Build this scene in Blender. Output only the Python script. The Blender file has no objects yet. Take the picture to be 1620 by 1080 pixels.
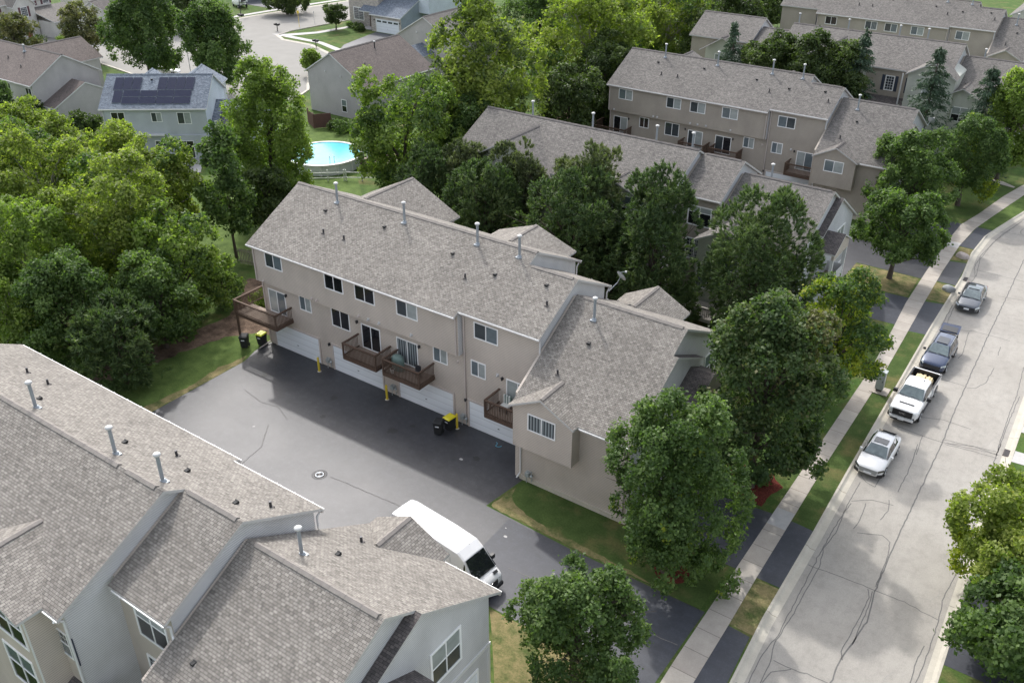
import bpy, math, random
import numpy as np
from mathutils import Vector, Matrix
PI = math.pi
SC = bpy.context.scene
COL = SC.collection

# ------------------------------------------------------------------ camera
def make_camera():
    yaw, pitch, roll = map(math.radians, (125.054, -30.251, 0.134))
    f = Vector((math.cos(pitch)*math.cos(yaw), math.cos(pitch)*math.sin(yaw), math.sin(pitch)))
    r = f.cross(Vector((0, 0, 1))).normalized(); u = r.cross(f)
    c, s = math.cos(roll), math.sin(roll)
    r2 = r*c+u*s; u2 = -r*s+u*c
    cd = bpy.data.cameras.new("camera"); co = bpy.data.objects.new("camera", cd); COL.objects.link(co)
    cd.sensor_width = 36; cd.lens = 1468.2/1620*36; cd.clip_start = 0.5; cd.clip_end = 2000
    m = Matrix((r2, u2, -f)).transposed().to_4x4(); m.translation = (0, 0, 37)
    co.matrix_world = m; SC.camera = co
make_camera()

# ------------------------------------------------------------------ world, sun, exposure
SUN_AZ, SUN_EL = 142.0, 47.0          # degrees, azimuth counter-clockwise from +X
w = bpy.data.worlds.new("World"); SC.world = w; w.use_nodes = True
nt = w.node_tree; sky = nt.nodes.new("ShaderNodeTexSky"); sky.sky_type = 'NISHITA'; sky.sun_disc = False
sky.sun_elevation = math.radians(SUN_EL); sky.sun_rotation = math.radians(90-SUN_AZ)
sky.air_density = 1.0; sky.dust_density = 3.5; sky.ozone_density = 1.0
bg = nt.nodes["Background"]; bg.inputs[1].default_value = 0.15
hs = nt.nodes.new('ShaderNodeHueSaturation'); hs.inputs['Saturation'].default_value = .40; nt.links.new(sky.outputs[0], hs.inputs['Color']); nt.links.new(hs.outputs[0], bg.inputs[0])   # thin bright cloud
sd = bpy.data.lights.new("sun", 'SUN'); sd.energy = 1.05; sd.angle = math.radians(1.5); sd.color = (1, .97, .93)
so = bpy.data.objects.new("sun", sd); COL.objects.link(so)
a, e = math.radians(SUN_AZ), math.radians(SUN_EL)
so.rotation_euler = Vector((math.cos(e)*math.cos(a), math.cos(e)*math.sin(a), math.sin(e))).to_track_quat('Z', 'Y').to_euler()
SC.view_settings.view_transform = 'Standard'; SC.view_settings.look = 'None'
SC.view_settings.exposure = 1.28; SC.view_settings.gamma = 1.0

# ------------------------------------------------------------------ materials
MATS = {}
class N:
    """tiny node helper"""
    def __init__(s, name):
        s.m = bpy.data.materials.new(name); s.m.use_nodes = True; s.t = s.m.node_tree
        s.b = s.t.nodes["Principled BSDF"]; s.out = s.t.nodes["Material Output"]; MATS[name] = s.m
    def n(s, typ, **k):
        x = s.t.nodes.new("ShaderNode"+typ)
        for a_, v in k.items(): setattr(x, a_, v)
        return x
    def l(s, a_, b_): s.t.links.new(a_, b_)
    def uv(s, sx=1, sy=1, loc=(0, 0, 0)):
        u = s.n("UVMap"); mp = s.n("Mapping"); mp.inputs['Scale'].default_value = (sx, sy, 1); mp.inputs['Location'].default_value = loc
        s.l(u.outputs[0], mp.inputs[0]); return mp.outputs[0]
    def pos(s, sc=(1, 1, 1)):
        g = s.n("NewGeometry"); mp = s.n("Mapping"); mp.inputs['Scale'].default_value = sc
        s.l(g.outputs['Position'], mp.inputs[0]); return mp.outputs[0]
    def noise(s, vec, scale, detail=3, rough=.55):
        x = s.n("TexNoise"); x.inputs['Scale'].default_value = scale; x.inputs['Detail'].default_value = detail
        x.inputs['Roughness'].default_value = rough; s.l(vec, x.inputs['Vector']); return x.outputs['Fac']
    def ramp(s, fac, stops, interp='LINEAR'):
        r = s.n("ValToRGB"); el = r.color_ramp.elements; r.color_ramp.interpolation = interp
        while len(el) < len(stops): el.new(0.5)
        for e_, (p, c) in zip(el, stops):
            e_.position = p; e_.color = (c, c, c, 1) if isinstance(c, (int, float)) else (*c, 1)
        s.l(fac, r.inputs[0]); return r.outputs[0]
    def mix(s, fac, a_, b_, mode='MIX'):
        x = s.n("Mix"); x.data_type = 'RGBA'; x.blend_type = mode
        for i, v in ((0, fac), (6, a_), (7, b_)):
            if isinstance(v, (int, float)): x.inputs[i].default_value = v
            elif isinstance(v, tuple): x.inputs[i].default_value = (*v, 1)
            else: s.l(v, x.inputs[i])
        return x.outputs[2]
    def math(s, op, a_, b_=0.0, c_=None):
        x = s.n("Math", operation=op)
        for i, v in enumerate((a_, b_) if c_ is None else (a_, b_, c_)):
            if isinstance(v, (int, float)): x.inputs[i].default_value = v
            else: s.l(v, x.inputs[i])
        return x.outputs[0]
    def bump(s, h, strength=.3, dist=.02):
        x = s.n("Bump"); x.inputs['Strength'].default_value = strength; x.inputs['Distance'].default_value = dist
        s.l(h, x.inputs['Height']); s.l(x.outputs[0], s.b.inputs['Normal'])
    def col(s, c): s.l(c, s.b.inputs['Base Color']) if not isinstance(c, tuple) else setattr(s.b.inputs['Base Color'], 'default_value', (*c, 1))
    def rough(s, r, spec=.5):
        if isinstance(r, (int, float)): s.b.inputs['Roughness'].default_value = r
        else: s.l(r, s.b.inputs['Roughness'])
        s.b.inputs['Specular IOR Level'].default_value = spec

def plain(name, c, rough=.6, metal=0, spec=.5, coat=0, var=0.0, vs=3.0):
    k = N(name)
    if var: k.col(k.mix(k.noise(k.pos(), vs, 4), tuple(max(0, x*(1-var)) for x in c), tuple(x*(1+var) for x in c)))
    else: k.col(c)
    k.rough(rough, spec); k.b.inputs['Metallic'].default_value = metal; k.b.inputs['Coat Weight'].default_value = coat
    k.b.inputs['Coat Roughness'].default_value = .06
    return k.m

def shingle(name, light, dark, spot):
    k = N(name)
    def brick(w_, h_, off, c1, c2, mo, loc, ms=.012, bias=0):
        x = k.n("TexBrick"); x.offset = off; x.inputs['Scale'].default_value = 1
        x.inputs['Brick Width'].default_value = w_; x.inputs['Row Height'].default_value = h_
        x.inputs['Mortar Size'].default_value = ms; x.inputs['Mortar Smooth'].default_value = .3; x.inputs['Bias'].default_value = bias
        x.inputs['Color1'].default_value = (*c1, 1); x.inputs['Color2'].default_value = (*c2, 1); x.inputs['Mortar'].default_value = (*mo, 1)
        k.l(k.uv(1, 1, loc), x.inputs['Vector']); return x
    b1 = brick(.23, .128, .5, light, dark, spot, (0, 0, 0), .011, .0)          # tabs
    b2 = brick(.115, .128, .5, (1.10, 1.09, 1.08), (.55, .55, .56), (.9, .9, .9), (.07, 0, 0), .003, -.42)   # scattered dark tabs
    c = k.mix(.9, b1.outputs[0], b2.outputs[0], 'MULTIPLY')
    n1 = k.noise(k.pos(), .30, 3); c = k.mix(.6, c, k.ramp(n1, [(.3, .86), (.7, 1.12)]), 'MULTIPLY')
    n4 = k.noise(k.pos(), 1.6, 5, .7); c = k.mix(.45, c, k.ramp(n4, [(.35, .80), (.6, 1.08)]), 'MULTIPLY')
    n2 = k.noise(k.uv(), 14, 2); c = k.mix(.4, c, k.ramp(n2, [(.3, .85), (.7, 1.15)]), 'MULTIPLY')
    k.col(c); k.rough(.85, .2); k.bump(b1.outputs[1], -.5, .014)
    return k.m
shingle('shingle_tan', (.272, .255, .230), (.176, .163, .146), (.095, .087, .082))
shingle('shingle_grey', (.192, .181, .168), (.122, .115, .108), (.085, .08, .078))
shingle('shingle_blue', (.215, .25, .295), (.11, .135, .17), (.07, .08, .10))
shingle('shingle_brown', (.155, .134, .124), (.118, .102, .096), (.09, .07, .065))
shingle('shingle_dark', (.14, .125, .12), (.085, .078, .077), (.045, .042, .042))
plain('ridge_tan', (.235, .215, .197), .85, var=.25, vs=4, spec=.2)
plain('ridge_grey', (.13, .12, .115), .85, var=.25, vs=4, spec=.2)

def siding(name, c, lap=.115):
    k = N(name); uv = k.uv(); sx = k.n("SeparateXYZ"); k.l(uv, sx.inputs[0])
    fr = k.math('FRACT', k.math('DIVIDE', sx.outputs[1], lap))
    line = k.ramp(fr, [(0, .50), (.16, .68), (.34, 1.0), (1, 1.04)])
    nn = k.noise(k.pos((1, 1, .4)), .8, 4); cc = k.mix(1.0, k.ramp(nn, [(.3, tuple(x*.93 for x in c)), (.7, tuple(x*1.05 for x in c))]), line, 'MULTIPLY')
    n3 = k.noise(k.pos(), .6, 3); cc = k.mix(.7, cc, k.ramp(n3, [(.35, .9), (.6, 1.02)]), 'MULTIPLY')
    k.col(cc); k.rough(.55, .4); k.bump(k.ramp(fr, [(0, 0), (.12, 1), (1, .3)]), .5, .012)
    return k.m
siding('siding_taupe', (.55, .485, .42))
siding('siding_taupe_skylit', (.61, .605, .605))  # same taupe siding, sky brightness on the end walls painted into its colour
siding('siding_taupe_dark', (.40, .355, .30))
siding('siding_grey_and_skylit', (.58, .585, .60))  # skylight on the taupe rows' end walls painted in; also one house's wall
siding('siding_blue', (.52, .55, .58)); siding('siding_bluewhite', (.62, .68, .74))
siding('siding_warm', (.45, .43, .42)); siding('siding_cream', (.62, .60, .56)); siding('siding_pale', (.56, .57, .50))
siding('siding_steel', (.30, .35, .40))
plain('trim_white', (.50, .49, .475), .5, var=.05); plain('frame_white', (.88, .88, .87), .4); plain('trim_tan', (.52, .46, .42), .5, var=.05)
plain('vinyl_white', (.64, .64, .63), .35)
k = N('garage_white'); uv = k.uv(); sx = k.n("SeparateXYZ"); k.l(uv, sx.inputs[0])
fr = k.math('FRACT', k.math('DIVIDE', sx.outputs[1], .525)); fx = k.math('FRACT', k.math('DIVIDE', sx.outputs[0], .6))
ln = k.ramp(fr, [(0, .62), (.05, .95), (.93, 1), (1, .7)]); k.col(k.mix(1.0, k.mix(k.noise(k.pos(), 1.5, 4), (.74, .78, .81), (.82, .85, .87)), ln, 'MULTIPLY')); k.rough(.45); k.bump(ln, .4, .01)
plain('concrete_foundation', (.50, .46, .38), .85, var=.15)
# window glass: a reflective pane in front of blinds or of a dark room
def glass(name, c, rough=.08, spec=.6, var=.25):
    k = N(name); k.col(k.mix(k.noise(k.pos((1, 1, 1.6)), 1.7, 2), tuple(x*(1-var) for x in c), tuple(x*(1+var) for x in c)))
    k.rough(rough, spec); k.b.inputs['Coat Weight'].default_value = .3; k.b.inputs['Coat Roughness'].default_value = .03
glass('glass_black', (.012, .013, .016)); glass('glass_dark', (.05, .06, .065)); glass('glass_mid', (.13, .16, .175)); glass('glass_blind', (.33, .36, .35), .15)
k = N('glass_curtain'); uv = k.uv(); sx = k.n("SeparateXYZ"); k.l(uv, sx.inputs[0])
wv = k.math('SINE', k.math('MULTIPLY', sx.outputs[0], 30.0)); k.col(k.mix(k.math('MULTIPLY_ADD', wv, .5, .5), (.03, .04, .045), (.30, .33, .34))); k.rough(.12)
k = N('glass_grid'); uv = k.uv(); b = k.n("TexBrick"); b.offset = 0; b.inputs['Scale'].default_value = 1; b.inputs['Brick Width'].default_value = .3; b.inputs['Row Height'].default_value = .32
b.inputs['Mortar Size'].default_value = .02; b.inputs['Color1'].default_value = (.03, .035, .04, 1); b.inputs['Color2'].default_value = (.06, .07, .08, 1); b.inputs['Mortar'].default_value = (.7, .7, .7, 1)
k.l(uv, b.inputs[0]); k.col(b.outputs[0]); k.rough(.1)
k = N('glass_car'); k.col(k.mix(k.noise(k.pos(), 3.5, 3), (.05, .07, .075), (.19, .24, .25))); k.rough(.04, .8)
glass('glass_car_dark', (.015, .018, .02), .04, .8)
plain('wood_brown', (.10, .066, .048), .75, var=.35, vs=8, spec=.25); plain('wood_floor', (.27, .215, .175), .8, var=.3, vs=6, spec=.2)
plain('wood_weathered', (.34, .32, .29), .85, var=.3, vs=6); plain('wood_fence', (.27, .235, .205), .85, var=.3, vs=5)
plain('wood_red', (.11, .05, .045), .7, var=.25); plain('lumber', (.66, .55, .33), .7, var=.2, vs=9)
plain('metal_galv', (.30, .33, .36), .5, .4, var=.15, vs=6); plain('metal_dark', (.05, .05, .055), .5, .3); plain('cap_white', (.52, .52, .51), .4)
plain('black_plastic', (.015, .016, .017), .75, var=.3, vs=5); plain('lid_lime', (.62, .66, .06), .4, var=.15); plain('lid_yellow', (.72, .62, .02), .4, var=.12)
plain('bollard_yellow', (.62, .47, .04), .5, var=.2, vs=8); plain('grey_box', (.36, .39, .39), .45, .2, var=.12)
plain('rubber', (.02, .02, .021), .8, var=.2); plain('rim', (.33, .34, .35), .3, .8); plain('chrome', (.6, .6, .61), .15, .95)
plain('paint_white', (.74, .74, .74), .22, coat=.7); plain('paint_grey', (.085, .095, .11), .22, .5, coat=1); plain('paint_navy', (.022, .038, .085), .2, .4, coat=1)
plain('paint_offwhite', (.78, .79, .79), .28, coat=.5)
plain('car_black', (.015, .015, .017), .45); plain('lamp_lens', (.55, .6, .63), .1, .3, coat=1); plain('tail_red', (.35, .015, .015), .2, coat=1); plain('lamp_amber', (.6, .2, .02), .2)
plain('plate_white', (.75, .76, .78), .5); plain('shutter_plum', (.12, .05, .06), .6); plain('shutter_navy', (.035, .045, .07), .6); plain('door_red', (.36, .02, .05), .45)
plain('bbq_cover', (.13, .19, .17), .65, var=.25, vs=4); plain('cushion', (.62, .62, .58), .8, var=.15); plain('brick_red', (.30, .12, .09), .85, var=.3, vs=6)
plain('rock', (.42, .36, .33), .9, var=.35, vs=5); plain('rock_grey', (.33, .34, .34), .9, var=.3, vs=5); plain('sign_yellow', (.7, .5, .03), .5); plain('post_dark', (.06, .055, .05), .7)
plain('pool_wall', (.55, .57, .58), .5, var=.1); plain('hose_blue', (.15, .45, .6), .5); plain('soffit_grey', (.45, .42, .40), .7)  # undersides of slabs: one even warm grey
k = N('pool_water'); k.col(k.mix(k.noise(k.pos(), 1.2, 2), (.07, .40, .48), (.12, .50, .58))); k.rough(.12, .25); k.bump(k.noise(k.pos(), 4, 2), .15, .05)
k = N('solar_panel'); uv = k.uv(); b = k.n("TexBrick"); b.offset = 0; b.inputs['Scale'].default_value = 1; b.inputs['Brick Width'].default_value = .16; b.inputs['Row Height'].default_value = .16
b.inputs['Mortar Size'].default_value = .006; b.inputs['Color1'].default_value = (.010, .015, .04, 1); b.inputs['Color2'].default_value = (.014, .02, .05, 1); b.inputs['Mortar'].default_value = (.035, .04, .06, 1)
k.l(uv, b.inputs[0]); k.col(b.outputs[0]); k.rough(.3, .12)
k = N('stone_wall'); uv = k.uv(); b = k.n("TexBrick"); b.inputs['Scale'].default_value = 1; b.inputs['Brick Width'].default_value = .4; b.inputs['Row Height'].default_value = .18
b.inputs['Mortar Size'].default_value = .015; b.inputs['Color1'].default_value = (.50, .44, .38, 1); b.inputs['Color2'].default_value = (.28, .25, .23, 1); b.inputs['Mortar'].default_value = (.5, .48, .45, 1)
k.l(uv, b.inputs[0]); k.col(b.outputs[0]); k.rough(.85)

# ---- ground materials (world position based)
k = N('grass'); P = k.pos()
n0 = k.noise(P, .12, 4); n1 = k.noise(P, .9, 5, .65); n2 = k.noise(P, 9, 3, .7); n3 = k.noise(P, .33, 5, .7)
g = k.mix(k.ramp(n1, [(.35, 0.), (.65, 1.)]), (.040, .080, .018), (.075, .130, .030))
g = k.mix(k.ramp(n3, [(.50, 0.), (.68, .8)]), g, (.16, .14, .06))
g = k.mix(k.ramp(n0, [(.42, 0.), (.6, .35)]), g, (.085, .10, .035))
g = k.mix(.75, g, k.ramp(n2, [(.25, .62), (.75, 1.38)]), 'MULTIPLY'); k.col(g); k.rough(.95, .15); k.bump(n2, .6, .05)
k = N('grass_dry'); P = k.pos(); n1 = k.noise(P, .8, 5, .7); n2 = k.noise(P, 10, 3, .7)
g = k.mix(k.ramp(n1, [(.36, 0.), (.6, 1.)]), (.07, .095, .03), (.23, .19, .095)); g = k.mix(.75, g, k.ramp(n2, [(.25, .62), (.75, 1.35)]), 'MULTIPLY'); k.col(g); k.rough(.95, .15); k.bump(n2, .6, .05)
k = N('grass_bright'); P = k.pos(); n1 = k.noise(P, .9, 5, .65); n2 = k.noise(P, 9, 3, .7)
g = k.mix(k.ramp(n1, [(.35, 0.), (.62, 1.)]), (.062, .100, .026), (.105, .155, .042)); g = k.mix(.7, g, k.ramp(n2, [(.25, .65), (.75, 1.35)]), 'MULTIPLY'); k.col(g); k.rough(.95, .15); k.bump(n2, .5, .05)
k = N('grass_dark'); P = k.pos(); n1 = k.noise(P, .7, 5, .65); n2 = k.noise(P, 9, 3, .7); n3 = k.noise(P, .45, 4, .6)
g = k.mix(k.ramp(n1, [(.35, 0.), (.62, 1.)]), (.044, .075, .020), (.070, .105, .030)); g = k.mix(k.ramp(n3, [(.50, 0.), (.68, .75)]), g, (.15, .13, .055))
g = k.mix(.7, g, k.ramp(n2, [(.25, .65), (.75, 1.35)]), 'MULTIPLY'); k.col(g); k.rough(.95, .15); k.bump(n2, .5, .05)
k = N('soil'); P = k.pos(); n1 = k.noise(P, .9, 5, .7); n2 = k.noise(P, 12, 3, .7)
g = k.mix(k.ramp(n1, [(.35, 0.), (.65, 1.)]), (.060, .040, .030), (.21, .15, .11)); g = k.mix(.7, g, k.ramp(n2, [(.25, .6), (.75, 1.35)]), 'MULTIPLY'); k.col(g); k.rough(.95, .15); k.bump(n2, .8, .05)
k = N('mulch_red'); P = k.pos(); n2 = k.noise(P, 11, 4, .75); k.col(k.ramp(n2, [(.3, (.045, .012, .010)), (.7, (.20, .05, .035))])); k.rough(.95, .15); k.bump(n2, .8, .06)

def asphalt(name, lo, hi, rough=.6, patch=.3):
    k = N(name); P = k.pos(); n1 = k.noise(P, .22, 5, .6); n2 = k.noise(P, 1.5, 5, .65); n3 = k.noise(P, 26, 2, .8)
    c = k.mix(k.ramp(n1, [(.36, 0.), (.66, 1.)]), lo, hi); c = k.mix(patch, c, k.ramp(n2, [(.3, .6), (.7, 1.55)]), 'MULTIPLY')
    n4 = k.noise(k.pos((.5, 2.6, 1)), .9, 5, .7); c = k.mix(.25, c, k.ramp(n4, [(.35, .78), (.5, 1.), (.72, 1.35)]), 'MULTIPLY')
    n5 = k.noise(P, 3.2, 6, .8); c = k.mix(.5, c, k.ramp(n5, [(.52, 1.), (.60, 1.5), (.66, 1.05)]), 'MULTIPLY')
    c = k.mix(.7, c, k.ramp(n3, [(.3, .72), (.7, 1.3)]), 'MULTIPLY'); k.col(c)
    k.rough(k.ramp(n1, [(.3, rough-.03), (.7, rough+.04)]), .5); k.bump(n3, .25, .01)
asphalt('asphalt_court', (.032, .033, .039), (.052, .053, .058), .50, .35)
asphalt('asphalt_drive', (.032, .035, .045), (.046, .050, .062), .58, .3)
asphalt('asphalt_patch', (.05, .05, .053), (.07, .07, .072), .6, .3)
k = N('street_concrete'); P = k.pos(); n1 = k.noise(P, .25, 5, .6); n2 = k.noise(k.pos((2.2, .5, 1)), .8, 5, .65); n3 = k.noise(P, 22, 2, .8); n4 = k.noise(P, 1.8, 6, .75)
c = k.mix(k.ramp(n1, [(.36, 0.), (.66, 1.)]), (.315, .297, .268), (.355, .336, .305)); c = k.mix(.4, c, k.ramp(n2, [(.3, .84), (.7, 1.10)]), 'MULTIPLY')
c = k.mix(.7, c, k.ramp(n3, [(.3, .83), (.7, 1.15)]), 'MULTIPLY'); c = k.mix(.3, c, k.ramp(n4, [(.38, .68), (.5, 1.), (.7, 1.1)]), 'MULTIPLY'); k.col(c); k.rough(.9, .12); k.bump(n3, .2, .01)
plain('back_concrete', (.27, .262, .245), .95, var=.12, vs=.5, spec=.05)
def slabs(name, c1, c2, pitch, j=.016):
    k = N(name); P = k.pos(); sx = k.n("SeparateXYZ"); k.l(P, sx.inputs[0]); q = k.math('DIVIDE', sx.outputs[1], pitch); fr = k.math('FRACT', q)
    wn = k.n("TexWhiteNoise"); wn.noise_dimensions = '1D'; k.l(k.math('FLOOR', q), wn.inputs['W'])
    c = k.mix(wn.outputs[0], c1, c2); ln = k.ramp(fr, [(0, .4), (j, .45), (j*1.8, 1), (1, 1)]); c = k.mix(1.0, c, ln, 'MULTIPLY')
    n2 = k.noise(P, 1.3, 5, .65); c = k.mix(.7, c, k.ramp(n2, [(.3, .84), (.7, 1.12)]), 'MULTIPLY'); n3 = k.noise(P, 20, 2, .8); c = k.mix(.6, c, k.ramp(n3, [(.3, .85), (.7, 1.14)]), 'MULTIPLY')
    k.col(c); k.rough(.8, .3)
slabs('walk_concrete', (.36, .325, .285), (.44, .40, .35), 1.52); slabs('curb_concrete', (.43, .40, .34), (.47, .44, .375), 6.1, .004)
slabs('walk_new', (.42, .41, .40), (.42, .41, .40), 50)
plain('oil_stain', (.028, .028, .030), .5, var=.3, vs=5); plain('crack_tar', (.15, .145, .14), .85, var=.5, vs=9, spec=.15); plain('crack_fine', (.28, .27, .255), .9, var=.4, vs=9, spec=.15)
plain('iron', (.10, .085, .08), .7, .3, var=.3); plain('bark', (.075, .058, .045), .9, var=.4, vs=6); plain('bark_pale', (.30, .28, .25), .9, var=.35, vs=6)

def leaf(name, dark, mid, light, trans=.4, tcol=None):
    k = N(name); at = k.n("Attribute"); at.attribute_name = 'tint'; at.attribute_type = 'GEOMETRY'
    c = k.ramp(at.outputs['Fac'], [(0, dark), (.5, mid), (1, light)]); k.col(c); k.rough(.55, .28)
    tr = k.n("BsdfTranslucent"); k.l(k.mix(1.0, c, tcol or (1.35, 1.6, .55), 'MULTIPLY'), tr.inputs[0])
    mx = k.n("MixShader"); mx.inputs[0].default_value = trans; k.l(k.b.outputs[0], mx.inputs[1]); k.l(tr.outputs[0], mx.inputs[2]); k.l(mx.outputs[0], k.out.inputs[0])
leaf('leaf_green', (0.046, 0.085, 0.026), (0.088, 0.143, 0.043), (0.180, 0.252, 0.081), .42)
leaf('leaf_maple', (0.042, 0.074, 0.028), (0.079, 0.125, 0.045), (0.174, 0.202, 0.092), .42)
leaf('leaf_maple_rust', (0.081, 0.087, 0.032), (0.122, 0.123, 0.052), (0.191, 0.185, 0.081))
leaf('leaf_bright', (0.099, 0.148, 0.037), (0.168, 0.235, 0.054), (0.290, 0.358, 0.092), .5)
leaf('leaf_yellow', (0.151, 0.202, 0.032), (0.232, 0.280, 0.038), (0.383, 0.370, 0.049), .5)
leaf('leaf_cotton', (0.110, 0.151, 0.032), (0.191, 0.241, 0.054), (0.336, 0.370, 0.097), .5)
leaf('leaf_olive', (0.080, 0.086, 0.046), (0.123, 0.131, 0.066), (0.201, 0.179, 0.086))
leaf('leaf_pine', (0.042, 0.074, 0.028), (0.077, 0.121, 0.045), (0.157, 0.207, 0.081), .32)
leaf('leaf_pine_olive', (0.056, 0.078, 0.035), (0.100, 0.125, 0.056), (0.191, 0.213, 0.106), .32)
leaf('leaf_spruce', (.032, .060, .034), (.060, .098, .060), (.115, .160, .105), .2, (1.1, 1.3, .8))
leaf('leaf_dark', (0.035, 0.058, 0.019), (0.063, 0.094, 0.030), (0.122, 0.162, 0.052), .4)

# ------------------------------------------------------------------ mesh builder
class MB:
    def __init__(s): s.v = []; s.f = []; s.m = []; s.mats = []; s.sm = []
    def mi(s, name):
        if name not in s.mats: s.mats.append(name)
        return s.mats.index(name)
    def poly(s, pts, mat, smooth=False):
        b = len(s.v); s.v += [tuple(p) for p in pts]; s.f.append(list(range(b, b+len(pts)))); s.m.append(s.mi(mat)); s.sm.append(smooth)
    def faces(s, pts, fs, mat, smooth=False):
        b = len(s.v); s.v += [tuple(p) for p in pts]; mi = s.mi(mat) if isinstance(mat, str) else None
        for i, f in enumerate(fs):
            s.f.append([b+j for j in f]); s.m.append(mi if mi is not None else s.mi(mat[i])); s.sm.append(smooth)
    def box(s, x0, x1, y0, y1, z0, z1, mat):
        if x0 > x1: x0, x1 = x1, x0
        if y0 > y1: y0, y1 = y1, y0
        if z0 > z1: z0, z1 = z1, z0
        s.faces([(x, y, z) for x in (x0, x1) for y in (y0, y1) for z in (z0, z1)], [(0, 1, 3, 2), (4, 6, 7, 5), (0, 4, 5, 1), (2, 3, 7, 6), (0, 2, 6, 4), (1, 5, 7, 3)], mat)
    def obox(s, o, u, n, w0, w1, z0, z1, d0, d1, mat):
        """box in a wall frame: o origin, u along the wall, n outward"""
        o = Vector(o); u = Vector(u); n = Vector(n); zz = Vector((0, 0, 1))
        P = [o+u*a_+n*b_+zz*c_ for a_ in (w0, w1) for b_ in (d0, d1) for c_ in (z0, z1)]
        fs = [(0, 1, 3, 2), (4, 6, 7, 5), (0, 4, 5, 1), (2, 3, 7, 6), (0, 2, 6, 4), (1, 5, 7, 3)]
        if u.cross(n).z < 0: fs = [f[::-1] for f in fs]
        s.faces(P, fs, mat)
    def prism(s, poly, x0, x1, mat, matside=None, axis='x', cap=True):
        """poly [(a,z)] counter-clockwise seen from +axis; extrude along x or y"""
        n = len(poly); P = [((x0, a_, z) if axis == 'x' else (a_, x0, z)) for a_, z in poly]+[((x1, a_, z) if axis == 'x' else (a_, x1, z)) for a_, z in poly]
        area = sum(poly[i][0]*poly[(i+1) % n][1]-poly[(i+1) % n][0]*poly[i][1] for i in range(n))
        fl = (area > 0) != (axis == 'x'); fs = []
        for i in range(n):
            j = (i+1) % n; q = [i, j, n+j, n+i]; fs.append(q[::-1] if fl else q)
        caps = [list(range(n))[::-1], list(range(n, 2*n))]
        if fl: caps = [c[::-1] for c in caps]
        s.faces(P, fs, mat)
        if cap: s.faces(P, caps, matside or mat)
    def tube(s, p0, p1, r0, r1, mat, n=8, smooth=True):
        p0 = Vector(p0); p1 = Vector(p1); d = (p1-p0).normalized(); a_ = d.orthogonal().normalized(); b_ = d.cross(a_); P = []
        for p, r in ((p0, r0), (p1, r1)):
            for i in range(n): t = 2*PI*i/n; P.append(p+(a_*math.cos(t)+b_*math.sin(t))*r)
        fs = [(i, (i+1) % n, n+(i+1) % n, n+i) for i in range(n)]
        s.faces(P, fs, mat, smooth); s.faces(P, [list(range(n))[::-1], list(range(n, 2*n))], mat)
    def lathe(s, c, prof, mat, n=16, smooth=True):
        P = []; fs = []
        for r, z in prof:
            for i in range(n): t = 2*PI*i/n; P.append((c[0]+r*math.cos(t), c[1]+r*math.sin(t), c[2]+z))
        for k_ in range(len(prof)-1):
            for i in range(n): fs.append((k_*n+i, k_*n+(i+1) % n, (k_+1)*n+(i+1) % n, (k_+1)*n+i))
        s.faces(P, fs, mat, smooth); s.faces(P, [list(range(n))[::-1], [(len(prof)-1)*n+i for i in range(n)]], mat)
    def slab(s, quad, t, top, side, under='soffit_grey'):
        """sheet with thickness t downwards"""
        n = len(quad); q = [Vector(p) for p in quad]; nr = (q[1]-q[0]).cross(q[2]-q[0])
        if nr.z < 0: q = q[::-1]
        lo = [p-Vector((0, 0, t)) for p in q]; P = q+lo
        s.faces(P, [list(range(n))], top); s.faces(P, [list(range(2*n-1, n-1, -1))], under)
        s.faces(P, [(i, n+i, n+(i+1) % n, (i+1) % n) for i in range(n)], side)
    def build(s, name, parent=None, T=None, loc=None, thing=None):
        """T: canonical -> world matrix; loc: the root's location to subtract (when a child)"""
        V = np.array([tuple(p) for p in s.v], dtype=float); flip = False
        if T is not None:
            A = np.array(T.to_3x3()); V = V@A.T+np.array(T.translation); flip = np.linalg.det(A) < 0
        base = np.array(loc) if loc is not None else np.zeros(3)
        F = [f[::-1] for f in s.f] if flip else s.f
        me = bpy.data.meshes.new(name); me.from_pydata((V-base).tolist(), [], F)
        for m_ in s.mats: me.materials.append(MATS[m_])
        me.polygons.foreach_set('material_index', s.m); me.polygons.foreach_set('use_smooth', s.sm)
        uvl = me.uv_layers.new(name='UVMap'); uv = np.zeros((len(me.loops), 2)); li = 0
        for f in F:
            p = V[f]; nrm = np.zeros(3)
            for i in range(len(f)): nrm += np.cross(p[i], p[(i+1) % len(f)])
            L = np.linalg.norm(nrm); nrm = nrm/L if L > 1e-12 else np.array([0, 0, 1.])
            if abs(nrm[2]) > .999: h = np.array([1., 0, 0]); vv = np.array([0, 1., 0])
            else: h = np.array([-nrm[1], nrm[0], 0]); h /= np.linalg.norm(h); vv = np.cross(nrm, h)
            uv[li:li+len(f), 0] = p@h; uv[li:li+len(f), 1] = p@vv; li += len(f)
        uvl.data.foreach_set('uv', uv.ravel())
        ob = bpy.data.objects.new(name, me); COL.objects.link(ob)
        if parent is not None: ob.parent = parent
        else: ob.location = tuple(base)
        return ob

def tag(o, label, cat, group=None):
    o['label'] = label; o['category'] = cat
    if group: o['group'] = group
    return o
def struct(o): o['kind'] = 'structure'; return o
def empty(name, loc, label, cat, group=None, rz=0):
    o = bpy.data.objects.new(name, None); o.empty_display_size = .3; COL.objects.link(o); o.location = loc; o.rotation_euler = (0, 0, rz)
    return tag(o, label, cat, group)
def copy_tree(o, parent=None):
    c = o.copy(); COL.objects.link(c); c.parent = parent
    for ch in [x for x in bpy.data.objects if x.parent == o]: copy_tree(ch, c)
    return c
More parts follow.
